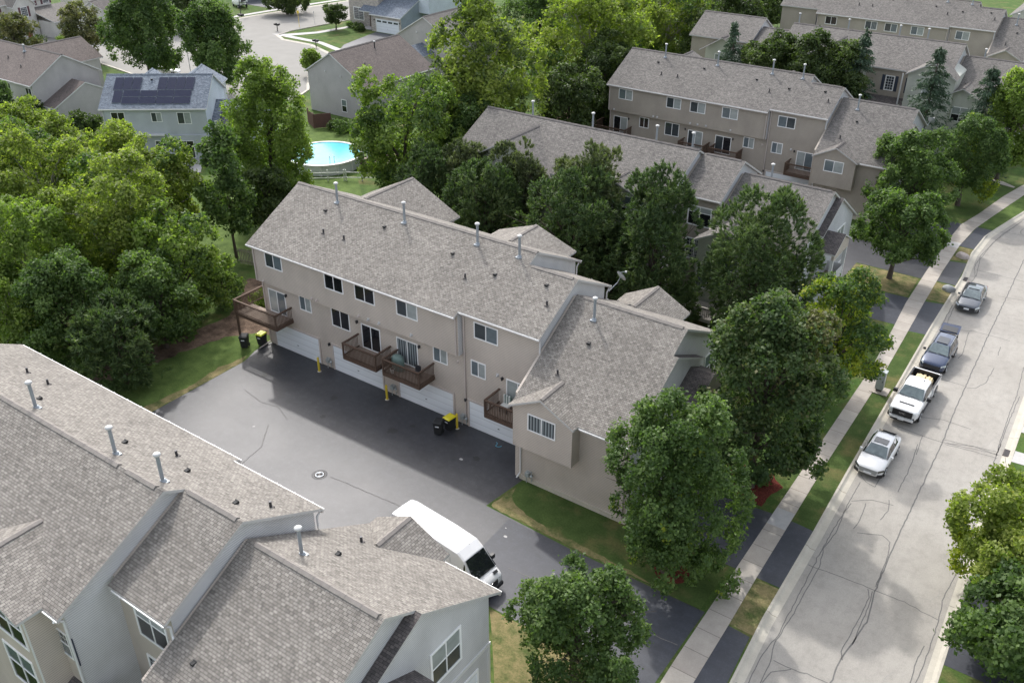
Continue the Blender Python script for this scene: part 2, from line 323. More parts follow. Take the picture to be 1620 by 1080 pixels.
# ------------------------------------------------------------------ ground, street, walks
def interp(pts, y): return float(np.interp(y, [p[1] for p in pts], [p[0] for p in pts]))
WB = [(-8.9, -60), (-8.9, 31), (-9.2, 36), (-9.32, 44), (-9.5, 50), (-9.72, 60), (-10.0, 73), (-10.08, 85), (-10.5, 90.7), (-10.3, 95.7), (-9.75, 98.5), (-8.9, 102.4), (-8.3, 105.1), (-6.7, 112), (-2.5, 125), (6, 145), (30, 190)]   # back of west kerb
EB = [(-.5, -60), (-.6, 36), (-.92, 47), (-1.15, 60), (-1.4, 73), (-1.5, 85), (-1.6, 91), (-1.2, 97), (.2, 103), (2.2, 109), (6, 119), (12, 131), (24, 150), (48, 190)]   # back of east kerb
YS = sorted(set([-60, 190]+[p[1] for p in WB]+[p[1] for p in EB]+list(range(-55, 190, 5))))
ZR = -.12
def strip(mb, fa, fb, ys, za, zb, mat):
    for y0, y1 in zip(ys, ys[1:]):
        mb.poly([(fa(y0), y0, za), (fb(y0), y0, zb), (fb(y1), y1, zb), (fa(y1), y1, za)], mat)
fW = lambda y: interp(WB, y); fE = lambda y: interp(EB, y)
g = MB(); strip(g, lambda y: -480, fW, YS, 0, 0, 'grass'); strip(g, fE, lambda y: 480, YS, 0, 0, 'grass')
g.poly([(-480, -300, 0), (480, -300, 0), (480, -60, 0), (-480, -60, 0)], 'grass'); g.poly([(-480, 190, 0), (480, 190, 0), (480, 620, 0), (-480, 620, 0)], 'grass')
struct(g.build('ground'))
def ribbon(mb, pts, wd, z, mat, seed=0):
    rnd = random.Random(seed); P = []
    for (x0, y0), (x1, y1) in zip(pts, pts[1:]):
        L = math.hypot(x1-x0, y1-y0); n = max(1, int(L/.3))
        for i in range(n): t = i/n; P.append((x0+(x1-x0)*t, y0+(y1-y0)*t))
    P.append(pts[-1]); Q = []
    for i, (x, y) in enumerate(P):
        j = .018 if 0 < i < len(P)-1 else 0; Q.append((x+rnd.gauss(0, j), y+rnd.gauss(0, j)))
    for i in range(len(Q)-1):
        (x0, y0), (x1, y1) = Q[i], Q[i+1]; L = math.hypot(x1-x0, y1-y0) or 1; nx, ny = -(y1-y0)/L*wd/2, (x1-x0)/L*wd/2
        mb.poly([(x0-nx, y0-ny, z), (x1-nx, y1-ny, z), (x1+nx, y1+ny, z), (x0+nx, y0+ny, z)][::1], mat)
st = MB(); strip(st, lambda y: fW(y)+.55, lambda y: fE(y)-.55, YS, ZR, ZR, 'street_concrete')
CR = [[(-4.9, 20), (-4.9, 34.03), (-4.97, 35.9), (-4.63, 38.99), (-4.96, 41.47), (-5.12, 46.09), (-5.29, 57.56), (-5.5, 61.97), (-5.84, 74.85), (-6.0, 85.27), (-6.14, 92.11), (-5.5, 99), (-4, 106)],
 [(-4.88, 35.79), (-5.11, 36.32), (-5.06, 38.13), (-5.06, 40.8), (-5.31, 41.43)], [(-4.78, 37.07), (-4.92, 40.71), (-5.06, 41.4)],
 [(-8.16, 29.5), (-8.16, 31.82), (-8.3, 33.65), (-8.1, 35.44), (-8.25, 38.75), (-8.3, 40.32), (-8.42, 43.7), (-8.42, 46.82), (-8.32, 48.05)],
 [(-7.6, 29.6), (-7.71, 32.13), (-7.78, 33.74), (-8.07, 34.75), (-7.99, 37.37), (-8.03, 39.5), (-8.07, 41.56), (-8.35, 43.12), (-8.21, 44.83), (-8.47, 47.69), (-8.5, 50.42)],
 [(-8.64, 41.37), (-6.98, 41.49), (-4.99, 41.55), (-3.41, 41.58), (-1.6, 41.32)], [(-7.21, 45.6), (-5.91, 46.21), (-5.38, 45.9), (-5.17, 44.7), (-5.01, 41.84)],
 [(-8.38, 48.26), (-7.41, 49.08), (-6.15, 49.33)], [(-7.59, 48.56), (-7.4, 46.83), (-7.48, 45.82)], [(-6.52, 49.71), (-6.27, 48.61), (-6.42, 47.52)], [(-6.59, 56.66), (-6.36, 54.16), (-6.28, 50.79)],
 [(-2.05, 59.88), (-2.05, 57.49), (-1.84, 55.2), (-1.97, 53.48), (-1.78, 51.88), (-1.76, 48.07), (-1.66, 45.15), (-1.78, 43.19), (-1.6, 41.24), (-1.48, 38.5), (-1.5, 34)],
 [(-1.76, 39.12), (-1.83, 38.12), (-1.66, 34)], [(-5.13, 57.69), (-3.51, 57.93), (-1.95, 58.04)], [(-5.04, 57.9), (-3.5, 58.54), (-1.96, 58.43)], [(-7.69, 33.8), (-7.0, 33.79), (-6.04, 33.96), (-4.89, 33.99)],
 [(-7.63, 32.19), (-7.5, 33.02), (-6.77, 33.78)], [(-9.18, 73.96), (-7.0, 75.08), (-5.74, 75.13), (-4.24, 75.07)], [(-7.24, 74.7), (-6.89, 70.88), (-7.0, 69.83)], [(-8.9, 65.97), (-5.68, 66.02)],
 [(-4.43, 69.96), (-4.5, 67.37), (-4.98, 66.16), (-5.49, 65.8)], [(-8.9, 59.98), (-7.42, 59.98), (-5.88, 60.6), (-4.07, 60.5)], [(-8.3, 57.97), (-6.59, 57.82), (-5.36, 57.81), (-1.96, 58.51)], [(-6.59, 57.82), (-6.37, 55.39)],
 [(-5.31, 58.14), (-2.14, 58.8)], [(-9.3, 87.33), (-5.32, 87.28), (-2, 87.1)], [(-6.58, 82.87), (-4.64, 83.28), (-2.1, 83.5)], [(-2.63, 71.42), (-2.3, 66.88), (-2.3, 64.57), (-2.15, 60.44), (-2.05, 58.31)],
 [(-2.1, 66.85), (-2.13, 65.07), (-2.12, 61.65), (-2.05, 58.76)], [(-4.67, 73.64), (-4.55, 72.15)], [(-9.0, 73.87), (-9.3, 79.92), (-9.05, 85.67), (-9.6, 87.91), (-9.6, 91.32), (-8.97, 97.56), (-8.0, 102)],
 [(-9.31, 74.51), (-9.44, 78.9)], [(-9.52, 98.0), (-8.2, 98.25), (-7.19, 98.33), (-2, 99)], [(-7.54, 100.22), (-7.64, 99.29), (-7.43, 98.59), (-7.22, 98.52)], [(-9.03, 85.86), (-9.5, 89.83), (-9.35, 94.66), (-7.9, 103.02)],
 [(-8.7, 51.2), (-8.2, 50.6), (-7.6, 50.5), (-7.6, 51.6)]]
for i, c in enumerate(CR): ribbon(st, c, .075 if i in (0,) else .05, ZR+.006, 'crack_tar', i)
rnd = random.Random(5)
for i in range(26):      # hairline cracks
    x = rnd.uniform(-8, -2); y = rnd.uniform(30, 98); a_ = rnd.uniform(-.5, .5)+PI/2*(rnd.random() < .7); c = [(x, y)]
    for j in range(rnd.randint(3, 9)): a_ += rnd.gauss(0, .35); x += .6*math.cos(a_); y += .6*math.sin(a_); c.append((min(-1.9, max(-8.7, x)), y))
    ribbon(st, c, .022, ZR+.005, 'crack_fine', i+90)
struct(st.build('street'))
kb = MB()
for f_, sg in ((fW, 1), (fE, -1)):
    prof = [(0, .02), (.13, .02), (.22, -.06), (.30, ZR+.012), (.60, ZR+.004)]
    for y0, y1 in zip(YS, YS[1:]):
        for (a_, za), (b_, zb) in zip(prof, prof[1:]):
            q = [(f_(y0)+sg*a_, y0, za), (f_(y0)+sg*b_, y0, zb), (f_(y1)+sg*b_, y1, zb), (f_(y1)+sg*a_, y1, za)]
            kb.poly(q if sg > 0 else q[::-1], 'curb_concrete')
        kb.poly([(f_(y0), y0, -.1), (f_(y0), y0, .02), (f_(y1), y1, .02), (f_(y1), y1, -.1)], 'curb_concrete')
struct(kb.build('kerb'))
WL = [(-11.3, -60), (-11.4, 20), (-11.7, 31), (-11.85, 45), (-12.0, 64.6), (-12.3, 70), (-12.76, 76.7), (-12.94, 84.2), (-12.99, 92.5), (-12.87, 97.3), (-12.0, 101.5), (-10.94, 108.1), (-9.92, 112.75), (-7.5, 120), (-2, 134)]
WR = [(-10.0, -60), (-10.1, 20), (-10.43, 34.3), (-10.57, 38.5), (-10.7, 44.3), (-10.85, 50.4), (-10.95, 63), (-11.2, 70), (-11.5, 77.6), (-11.73, 85), (-11.78, 91.8), (-11.47, 97), (-10.54, 102.4), (-9.16, 109.9), (-6.5, 119), (-1, 132)]
wk = MB(); ysw = sorted(set([-60, 134]+[p[1] for p in WL+WR if -60 <= p[1] <= 132]+list(range(-58, 132, 3))))
wL = lambda y: interp(WL, y); wR = lambda y: interp(WR, y)
strip(wk, wL, wR, ysw[:-1], .03, .03, 'walk_concrete'); strip(wk, wR, wR, ysw[:-1], .03, 0, 'walk_concrete'); strip(wk, wL, wL, ysw[:-1], 0, .03, 'walk_concrete')
for y0, y1 in ((45.2, 46.4), (43.2, 44.9), (91.0, 92.4)): wk.poly([(wL(y0)+.01, y0, .036), (wR(y0)-.01, y0, .036), (wR(y1)-.01, y1, .036), (wL(y1)+.01, y1, .036)], 'walk_new' if y0 != 45.2 else 'walk_concrete')
struct(wk.build('sidewalk'))
def flat(name, polys, mat, z=.012, label=None):
    m = MB()
    for p in polys:
        pp = [(x, y, z) for x, y in p]; ar = sum(p[i][0]*p[(i+1) % len(p)][1]-p[(i+1) % len(p)][0]*p[i][1] for i in range(len(p)))
        m.poly(pp if ar > 0 else pp[::-1], mat)
    return m, name
def flatb(name, polys, mat, z=.012, extra=None):
    m, n_ = flat(name, polys, mat, z)
    if extra: extra(m)
    return struct(m.build(n_))
def ragged(poly, amp=.16, step=.35, seed=1):
    rn = random.Random(seed); out = []
    for i in range(len(poly)):
        (x0, y0), (x1, y1) = poly[i], poly[(i+1) % len(poly)]; L = math.hypot(x1-x0, y1-y0); n = max(1, int(L/step))
        for j in range(n): t = j/n; out.append((x0+(x1-x0)*t+rn.gauss(0, amp), y0+(y1-y0)*t+rn.gauss(0, amp)))
    return out
# parking court between the two front rows and its lane to the street
def court_extra(m):
    for c in ([(-36, 31.4), (-31, 31.8), (-27.8, 31.6)], [(-22.2, 31.3), (-19, 31.6), (-15, 31.5), (-12, 31.8)], [(-48.2, 35.0), (-46, 34.6), (-44.6, 34.9), (-43, 34.2)], [(-41.5, 28), (-42, 31), (-43.5, 33)]):
        ribbon(m, c, .05, .019, 'crack_tar', int(c[0][0]*-3))
    rn = random.Random(8)
    for x, y, r in ((-48.6, 37.2, .35), (-42.2, 38.0, .28), (-36.1, 37.4, .4), (-29.6, 38.2, .3), (-35.4, 38.6, .2), (-41.2, 35.9, .22), (-44, 28.5, .3)):
        m.poly([(x+r*math.cos(t*PI/7)*rn.uniform(.6, 1.2), y+r*math.sin(t*PI/7)*rn.uniform(.6, 1.2), .0165) for t in range(14)], 'oil_stain')
    for x, y, r in ((-23.8, 33.3, .12), (-19.9, 32.4, .08), (-30.4, 37.6, .14), (-16.4, 33.1, .06), (-24.2, 33.9, .05), (-44.2, 32.3, .10), (-38, 29, .07)):
        m.poly([(x+r*math.cos(t*PI/4)*(1+.3*math.sin(3*t)), y+r*.7*math.sin(t*PI/4), .017) for t in range(8)], 'walk_new')
ct = [(-51.3, 20.6), (-26.2, 20.6), (-26.2, 24.5), (-22, 28.4), (-18.3, 28.4), (-18.3, 28.4), (-12.4, 28.45), (-11.9, 28.4), (-11.82, 34.65), (-14, 34.62), (-20.23, 34.6), (-26.35, 34.85), (-25.9, 38.3), (-26.35, 38.3), (-26.35, 40.86), (-51.9, 40.86), (-51.9, 39.2), (-51.35, 37.7)]
flatb('parking_court', [ct], 'asphalt_court', .010, court_extra)
flatb('driveway_apron', [[(-10.35, 27.9), (-8.75, 27.6), (-9.22, 34.4), (-10.5, 34.5)]], 'asphalt_drive', .014)
flatb('entry_lane', [[(-21.6, 28.55), (-11.86, 28.55), (-11.86, 34.55), (-20.2, 34.5), (-24.5, 34.65), (-24.4, 31.5)]], 'asphalt_drive', .0145)
flatb('driveway', [[(-18.6, 38.6), (wL(38.6), 38.6), (wL(44.2), 44.2), (-18.6, 43.6)], [(wR(38.6), 38.6), (fW(38.6), 38.6), (fW(44.1), 44.1), (wR(44.2), 44.2)]], 'asphalt_drive')
flatb('driveway', [[(-18, 72.0), (wL(72.3), 72.3), (wL(77.8), 77.8), (-18, 77.4)], [(wR(71.8), 71.8), (fW(72), 72), (fW(78.3), 78.3), (wR(77.9), 77.9)]], 'asphalt_drive')
flatb('rear_parking_court', [[(-52, 76), (-27, 76), (-18.7, 78.6), (-18.7, 82.3), (-13.1, 82.3), (wL(82.4), 82.4), (wL(88), 88), (-21.8, 88.1), (-25.5, 91.6), (-27, 95.4), (-52, 95.4)], [(wR(82.6), 82.6), (fW(82.6), 82.6), (fW(88), 88), (wR(87.6), 87.6)]], 'asphalt_court')
flatb('driveway', [[(-18, 91.9), (wL(91.9), 91.9), (wL(97.6), 97.6), (-18, 97.6)], [(wR(91.7), 91.7), (fW(91.7), 91.7), (fW(97.6), 97.6), (wR(97.6), 97.6)]], 'asphalt_drive')
flatb('driveway', [[(fE(38.5)+.01, 38.3), (8, 38.3), (8, 44.3), (fE(44), 44.3)]], 'asphalt_drive')
flatb('footpath', [[(-14.5, 113.5), (-11.86, 113.06), (-10.4, 112.0), (-10.5, 111.6), (-14.5, 112.6)]], 'walk_concrete', .02)
flatb('footpath', [[(fE(58), 58.0), (6, 58.4), (6, 59.7), (fE(58), 59.4)], [(fE(62), 61.9), (6, 62.2), (6, 63.3), (fE(62), 63.1)]], 'walk_new', .02)
flatb('rear_footpath', [[(-29.3, 52.2), (-27.8, 52.6), (-29.6, 56.4), (-31.6, 60.6), (-33.2, 60.0), (-31.0, 55.8)]], 'walk_concrete', .02)
# lawns and beds
flatb('lawn', [[(-26.3, 34.95), (-20.2, 34.7), (-12.1, 34.72), (-12.15, 38.5), (-18.6, 38.5), (-25.85, 38.25)]], 'grass_dark', .006)
flatb('lawn_edge', [ragged([(-26.15, 34.98), (-20.2, 34.78), (-14.5, 34.78), (-16.5, 35.05), (-20.2, 35.25), (-23.2, 35.4), (-25.2, 36.0), (-25.9, 37.2)], .05, .3)], 'grass_dry', .009)
flatb('lawn', [[(-18.0, 20), (-13, 20), (-11.6, 20), (-11.75, 28.35), (-18.3, 28.35), (-21.3, 28.3), (-20.5, 27.4), (-18.1, 24.4)]], 'grass_dry', .006)
flatb('lawn', [[(-51.45, 29.7), (-51.5, 37.5), (-52.2, 40.4), (-53.5, 42.5), (-56.0, 40.0), (-57.0, 34), (-58.5, 28), (-52, 26)]], 'grass_bright', .006)
flatb('lawn_edge', [ragged([(-51.36, 28.5), (-51.42, 37.5), (-51.8, 38.3), (-52.2, 36), (-51.9, 33), (-52.4, 29)], .05, .3)], 'grass_dry', .009)
flatb('lawn', [[(-58.5, 60), (-58, 54), (-54, 52), (-66, 48), (-76, 43), (-84, 50), (-90, 60), (-80, 68), (-72, 72)]], 'grass_bright', .006)
flatb('lawn', [[(-82, 75), (-76, 78), (-72, 86), (-84, 90), (-96, 86), (-100, 80), (-90, 78)]], 'grass_bright', .006)
flatb('soil_path', [ragged([(-52.3, 41.5), (-53.5, 46), (-58.5, 50.5), (-62, 47.5), (-58, 42), (-58.5, 36.5), (-60, 30), (-57.2, 28.5), (-56.6, 34), (-55.6, 39.2), (-53.6, 41.6)], .09, .4)], 'soil', .008)
flatb('soil_bed', [[(-58, 54.8), (-30, 53.0), (-28.5, 64.8), (-58, 64.8)]], 'soil', .004)
flatb('soil_bed', [[(-66, 80), (-54, 80), (-53.8, 108), (-66, 108)]], 'soil', .004)
flatb('mulch_bed', [ragged([(-12.35, 46.8), (-12.7, 44.5), (-14.5, 44.4), (-15.9, 45.3), (-15.9, 46.7), (-15.0, 47.9), (-13.6, 48.2)], .09, .4)], 'mulch_red', .014)
flatb('mulch_bed', [[(-14.6+1.0*math.cos(t), 36.3+.9*math.sin(t)) for t in np.linspace(0, 2*PI, 14)[:-1]]], 'mulch_red', .010)
flatb('verge', [[(wR(34.6), 34.6), (fW(34.6), 34.6), (fW(38.5), 38.5), (wR(38.5), 38.5)]], 'grass_dry', .006)
vg = MB(); ysv = [44.2, 48, 52, 56, 60.9]; strip(vg, wR, fW, ysv, .006, .006, 'grass_dark'); strip(vg, wR, fW, [62.2, 65, 68, 71.7], .006, .006, 'grass_dark'); strip(vg, wR, fW, [98, 101, 104, 108, 113], .006, .006, 'grass_bright'); struct(vg.build('verge'))
flatb('verge', [[(wR(78.5), 78.5), (fW(78.5), 78.5), (fW(82.4), 82.4), (wR(82.4), 82.4)], [(wR(88.0), 88.0), (fW(88.2), 88.2), (fW(91.6), 91.6), (wR(91.6), 91.6)], [(-20.4, 82.2), (-13.1, 82.2), (-12.95, 78.0), (-18, 77.6)]], 'grass_dry', .007)
# cul-de-sac behind the houses
cs = [(-172, 76), (-152, 84), (-144, 87), (-132, 85.5), (-121, 80), (-112, 80), (-105, 85), (-101.5, 90), (-103.5, 94.6), (-108.5, 99.5), (-113, 106.5), (-117, 112.5), (-124, 115.2), (-131, 115.2), (-134.8, 117.2), (-135.5, 121), (-134.5, 129), (-133.4, 137), (-132, 150), (-131, 175), (-140, 190), (-148, 175), (-146.8, 150), (-149.4, 137), (-151.3, 126), (-152, 112), (-156, 100), (-172, 94)]
def cul_extra(m):
    n = len(cs)
    for i in range(n):
        (x0, y0), (x1, y1) = cs[i], cs[(i+1) % n]; L = math.hypot(x1-x0, y1-y0); nx, ny = (y1-y0)/L*.5, -(x1-x0)/L*.5
        m.faces([(x0, y0, .02), (x1, y1, .02), (x1+nx, y1+ny, .14), (x0+nx, y0+ny, .14), (x0+nx, y0+ny, 0), (x1+nx, y1+ny, 0)], [(0, 3, 2, 1), (3, 4, 5, 2)], 'curb_concrete')
flatb('back_street', [cs], 'back_concrete', .015, cul_extra)
flatb('back_sidewalk', [[(-136.2, 117.6), (-134.0, 119.2), (-131, 123.6), (-129.0, 133), (-128, 150), (-126.8, 150), (-127.8, 133), (-129.6, 123), (-132.4, 118.4), (-133.5, 117.2)], [(-132.4, 118.6), (-124, 118.3), (-116, 115.8), (-110.5, 108.5), (-111.4, 107.9), (-116.8, 114.7), (-124, 117.2), (-133, 117.3)],
      [(-153.3, 112), (-153.3, 124), (-151.5, 137), (-149, 150), (-148.2, 175), (-149.4, 175), (-150.2, 150), (-152.8, 137), (-154.6, 124), (-154.6, 112)]], 'walk_new', .03)
flatb('back_driveway', [[(-121.9, 129.8), (-116.2, 129.8), (-112.2, 112.0), (-116.4, 114.2), (-119.5, 119)]], 'asphalt_drive', .022)
flatb('back_driveway', [[(-166, 112), (-152, 113), (-151.4, 120), (-163, 124), (-170, 122)], [(-165, 93), (-153, 92), (-153, 99), (-165, 101)], [(-108, 84.5), (-104.3, 88.3), (-98.0, 84.5), (-99, 79)], [(-165, 134), (-150.8, 134), (-150, 141), (-165, 141)], [(-132, 85.6), (-128, 84.2), (-126, 76), (-130.5, 76)]], 'asphalt_drive', .022)
flatb('patio', [[(-95.5, 63.2), (-91.5, 66.2), (-87.8, 62.8), (-89.5, 60.2), (-93.5, 60.6)]], 'walk_new', .02)
# ------------------------------------------------------------------ buildings
Z = Vector((0, 0, 1))
class Bld:
    def __init__(s, name, label, cat, T, org, pal, group=None):
        s.T = T; s.pal = pal; ow = T@Vector(org); ow.z = 0; s.loc = tuple(ow); s.root = empty(name, s.loc, label, cat, group)
        s.wall = MB(); s.roof = MB(); s.trim = MB(); s.rparts = []; s.found = MB()
    def part(s, mb, name, parent=None, label=None):
        if not mb.v: return None
        o = mb.build(name, None, s.T, s.loc); o.location = (0, 0, 0); o.parent = parent or s.root
        if label: o['label'] = label
        return o
    def finish(s):
        s.part(s.wall, 'wall'); r = s.part(s.roof, 'roof')
        for mb, n in s.rparts: s.part(mb, n, r)
        if s.found.v: s.part(s.found, 'foundation')
        if s.trim.v: s.part(s.trim, 'trim')
    def section(s, x0, x1, eS, rd, eN, wS, wN, ins=(.25, .25), low=None, t=.15, cap=(0, 0), capw=.3, z0=0):
        """roof over x0..x1: south eave, ridge, north eave as (y,z); walls below"""
        tp = s.pal['roof']; ed = s.pal.get('edge', 'trim_white')
        s.roof.slab([(x0, eS[0], eS[1]), (x1, eS[0], eS[1]), (x1, rd[0], rd[1]), (x0, rd[0], rd[1])], t, tp, ed)
        s.roof.slab([(x0, rd[0], rd[1]), (x1, rd[0], rd[1]), (x1, eN[0], eN[1]), (x0, eN[0], eN[1])], t, tp, ed)
        kS = (rd[1]-eS[1])/(rd[0]-eS[0]); kN = (eN[1]-rd[1])/(eN[0]-rd[0]); d = t*.85
        zS = eS[1]+kS*(wS-eS[0])-d; zN = eN[1]+kN*(wN-eN[0])-d
        if low: p = [(low[0], z0), (wN, z0), (wN, zN), (rd[0], rd[1]-d), (wS, zS), (wS, low[1]), (low[0], low[1])]
        else: p = [(wS, z0), (wN, z0), (wN, zN), (rd[0], rd[1]-d), (wS, zS)]
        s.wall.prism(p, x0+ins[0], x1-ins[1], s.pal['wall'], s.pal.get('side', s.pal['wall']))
        # ridge cap: a low saddle of overlapping cap shingles
        if cap is not None:
            cm = MB(); s.rparts.append((cm, 'ridge_cap'))
            a_, b_ = x0+cap[0], x1-cap[1]; w_ = capw/2; mt = s.pal.get('cap', 'ridge_tan'); n = max(1, int((b_-a_)/.42)); h = .045
            for i in range(n):
                p0 = a_+(b_-a_)*i/n; p1 = a_+(b_-a_)*(i+1)/n; hh = h+.012*(i % 2)
                cm.faces([(x, rd[0]+dy, rd[1]+z) for x in (p0, p1) for dy, z in ((-w_, -w_*kS-.0), (-w_, -w_*kS+hh), (0, hh+.02), (w_, w_*kN+hh), (w_, w_*kN))],
                            [(0, 5, 6, 1), (1, 6, 7, 2), (2, 7, 8, 3), (3, 8, 9, 4), (0, 1, 2, 3, 4), (9, 8, 7, 6, 5)], mt)
    def gutter(s, x0, x1, y, z, sg=-1):
        m = MB(); m.box(x0, x1, y+sg*.02, y+sg*.075, z-.12, z-.05, 'vinyl_white'); m.box(x0, x1, y-sg*.10, y+sg*.017, z-.2, z-.155, s.pal.get('trimc', 'trim_tan'))
        for i in range(int((x1-x0)/1.2)): m.box(x0+.6+i*1.2, x0+.66+i*1.2, y+sg*.076, y+sg*.10, z-.09, z-.03, 'vinyl_white')
        s.part(m, 'gutter')
    def spout(s, pts, mat=None, r=.055):
        m = MB()
        for p, q in zip(pts, pts[1:]): m.tube(p, q, r, r, mat or s.pal.get('trimc', 'trim_tan'), 6)
        s.part(m, 'downspout')
    def gable(s, xc, zr, hw, ze, yf, yw, dirn, rd, kN, floor=None, hwL=None, capm=True, wallx=None, back=None):
        """cross gable facing dirn*y. rd main ridge (y,z); kN main slope on that side (positive fall per metre)"""
        tp = s.pal['roof']; ed = s.pal.get('edge', 'trim_white'); hwL = hwL or hw; yb = rd[0]+dirn*(rd[1]-zr)/kN
        for sg, h in ((1, hw), (-1, hwL)):
            ye = rd[0]+dirn*(rd[1]-ze)/kN if back is None else back
            q = [(xc, yf, zr), (xc, yb if back is None else back, zr), (xc+sg*h, ye, ze), (xc+sg*h, yf, ze)]
            s.roof.slab([(x, y, z+.012) for x, y, z in q], .13, tp, ed)
        k = (zr-ze)/hw; kl = (zr-ze)/hwL; o = .22; fl = floor if floor is not None else 0; x0, x1 = xc-hwL+o, xc+hw-o
        zl = ze+kl*o-.12; zh = ze+k*o-.12
        yb2 = rd[0]+dirn*1.0 if back is None else back
        pts = [(x0, fl), (x1, fl), (x1, zh), (xc, zr-.12), (x0, zl)]
        s.wall.prism(pts, min(yw, yb2), max(yw, yb2), s.pal.get('gable', s.pal['wall']), None, 'y')
        if capm:
            cm = MB(); s.rparts.append((cm, 'ridge_cap'))
            mt = s.pal.get('cap', 'ridge_tan'); a_, b_ = sorted((yf-dirn*.1, yb+dirn*.1)); n = max(1, int((b_-a_)/.42))
            for i in range(n):
                p0 = a_+(b_-a_)*i/n; p1 = a_+(b_-a_)*(i+1)/n; hh = .05+.012*(i % 2); w_ = .14
                cm.faces([(xc+dx, y, zr+z+.012) for y in (p0, p1) for dx, z in ((-w_, -w_*k), (-w_, -w_*k+hh), (0, hh+.02), (w_, -w_*k+hh), (w_, -w_*k))],
                            [(1, 6, 5, 0), (2, 7, 6, 1), (3, 8, 7, 2), (4, 9, 8, 3), (4, 3, 2, 1, 0), (5, 6, 7, 8, 9)], mt)
    def window(s, o, u, n, w_, h, panes=('glass_dark', 'glass_blind'), name='window', fr=.07, frm='frame_white', cross=0, shutters=None, sill=False):
        """o bottom corner on the wall, u along, n outward"""
        m = MB(); e_ = .045
        m.obox(o, u, n, 0, w_, 0, fr, 0, e_, frm); m.obox(o, u, n, 0, w_, h-fr, h, 0, e_, frm)
        m.obox(o, u, n, 0, fr, fr, h-fr, 0, e_, frm); m.obox(o, u, n, w_-fr, w_, fr, h-fr, 0, e_, frm)
        k = len(panes); ww = (w_-2*fr)/k
        for i in range(1, k): m.obox(o, u, n, fr+ww*i-.03, fr+ww*i+.03, fr, h-fr, 0, e_-.005, frm)
        if cross: m.obox(o, u, n, fr, w_-fr, h*cross-.02, h*cross+.03, 0, e_-.008, frm)
        if sill: m.obox(o, u, n, -.08, w_+.08, -.07, -.002, 0, .1, frm)
        f = s.part(m, name); p = MB(); O = Vector(o); U = Vector(u); NN = Vector(n)
        for i, g_ in enumerate(panes):
            a_ = fr+ww*i; b_ = a_+ww
            zs = [(fr, h-fr, g_)] if not (cross and isinstance(g_, tuple)) else [(fr, h*cross, g_[1]), (h*cross, h-fr, g_[0])]
            for z0, z1, gm in zs:
                q = [O+U*x+Z*z+NN*.012 for x, z in ((a_, z0), (b_, z0), (b_, z1), (a_, z1))]
                if U.cross(Z).dot(NN) < 0: q = q[::-1]
                p.poly(q, gm)
        s.part(p, 'pane', f)
        if shutters:
            for sx in (-.42, w_+.06):
                q = MB(); q.obox(o, u, n, sx, sx+.36, -.02, h+.02, 0, .05, shutters)
                for j in range(int(h/.12)): q.obox(o, u, n, sx+.04, sx+.32, .03+j*.12, .09+j*.12, .05, .062, shutters)
                s.part(q, 'shutter')
        return f
    def garage(s, x0, x1, y, h=2.12, lights=False, sg=-1):
        m = MB(); d = sg
        m.box(x0, x1, y, y+d*.03, 0.02, h, 'garage_white')
        f = s.part(m, 'garage_door'); t = MB(); tc = s.pal.get('trimc', 'trim_tan')
        for a_, b_ in ((x0-.13, x0-.002), (x1+.002, x1+.13)): t.box(a_, b_, y, y+d*.07, 0, h+.12, tc)
        t.box(x0, x1, y, y+d*.07, h+.002, h+.12, tc); s.part(t, 'frame', f)
        q = MB(); q.box((x0+x1)/2-.07, (x0+x1)/2+.07, y+d*.03, y+d*.06, .75, .79, 'metal_dark'); s.part(q, 'handle', f)
        if lights:
            q = MB()
            for i in range(4): a_ = x0+(x1-x0)*(i+.12)/4; q.box(a_, a_+(x1-x0)*.19, y+d*.03, y+d*.045, h-.5, h-.2, 'glass_dark')
            s.part(q, 'window', f)
    def pipe(s, x, y, z, h=1.55, mat='metal_galv'):
        m = MB(); m.lathe((x, y, z-.15), [(.085, 0), (.085, h)], mat, 10); m.lathe((x, y, z-.15+h), [(.10, 0), (.165, .03), (.175, .10), (.12, .15), (.03, .17)], 'cap_white', 12)
        m.lathe((x, y, z-.12), [(.22, 0), (.17, .16), (.1, .26)], mat, 10); m.box(x-.2, x+.2, y-.2, y+.18, z-.06, z+.015, 'metal_galv'); s.rparts.append((m, 'vent_pipe'))
    def vent(s, x, y, z, kind=0):
        m = MB()
        if kind == 0: m.box(x-.09, x+.09, y-.10, y+.08, z-.05, z+.09, 'black_plastic'); m.box(x-.11, x+.11, y-.15, y-.10, z-.02, z+.11, 'black_plastic')
        else: m.lathe((x, y, z-.1), [(.065, 0), (.065, .42)], 'metal_dark', 8); m.box(x-.12, x+.12, y-.12, y+.1, z-.05, z+.012, 'ridge_grey')
        s.rparts.append((m, 'roof_vent'))
    def wlight(s, x, y, z, sg=-1):
        m = MB(); m.box(x-.06, x+.06, y, y+sg*.06, z-.1, z+.1, 'metal_dark'); m.lathe((x, y+sg*.12, z-.12), [(.05, 0), (.075, .16), (.09, .18), (.02, .26)], 'metal_dark', 8); s.part(m, 'wall_lamp')
    def wvent(s, x, y, z, sg=-1, mat='cap_white'):
        m = MB(); m.obox((x, y, z), (1, 0, 0), (0, sg, 0), -.1, .1, -.1, .1, 0, .03, mat); m.tube((x, y, z), (x, y+sg*.16, z-.05), .075, .065, mat, 8); s.part(m, 'dryer_vent')
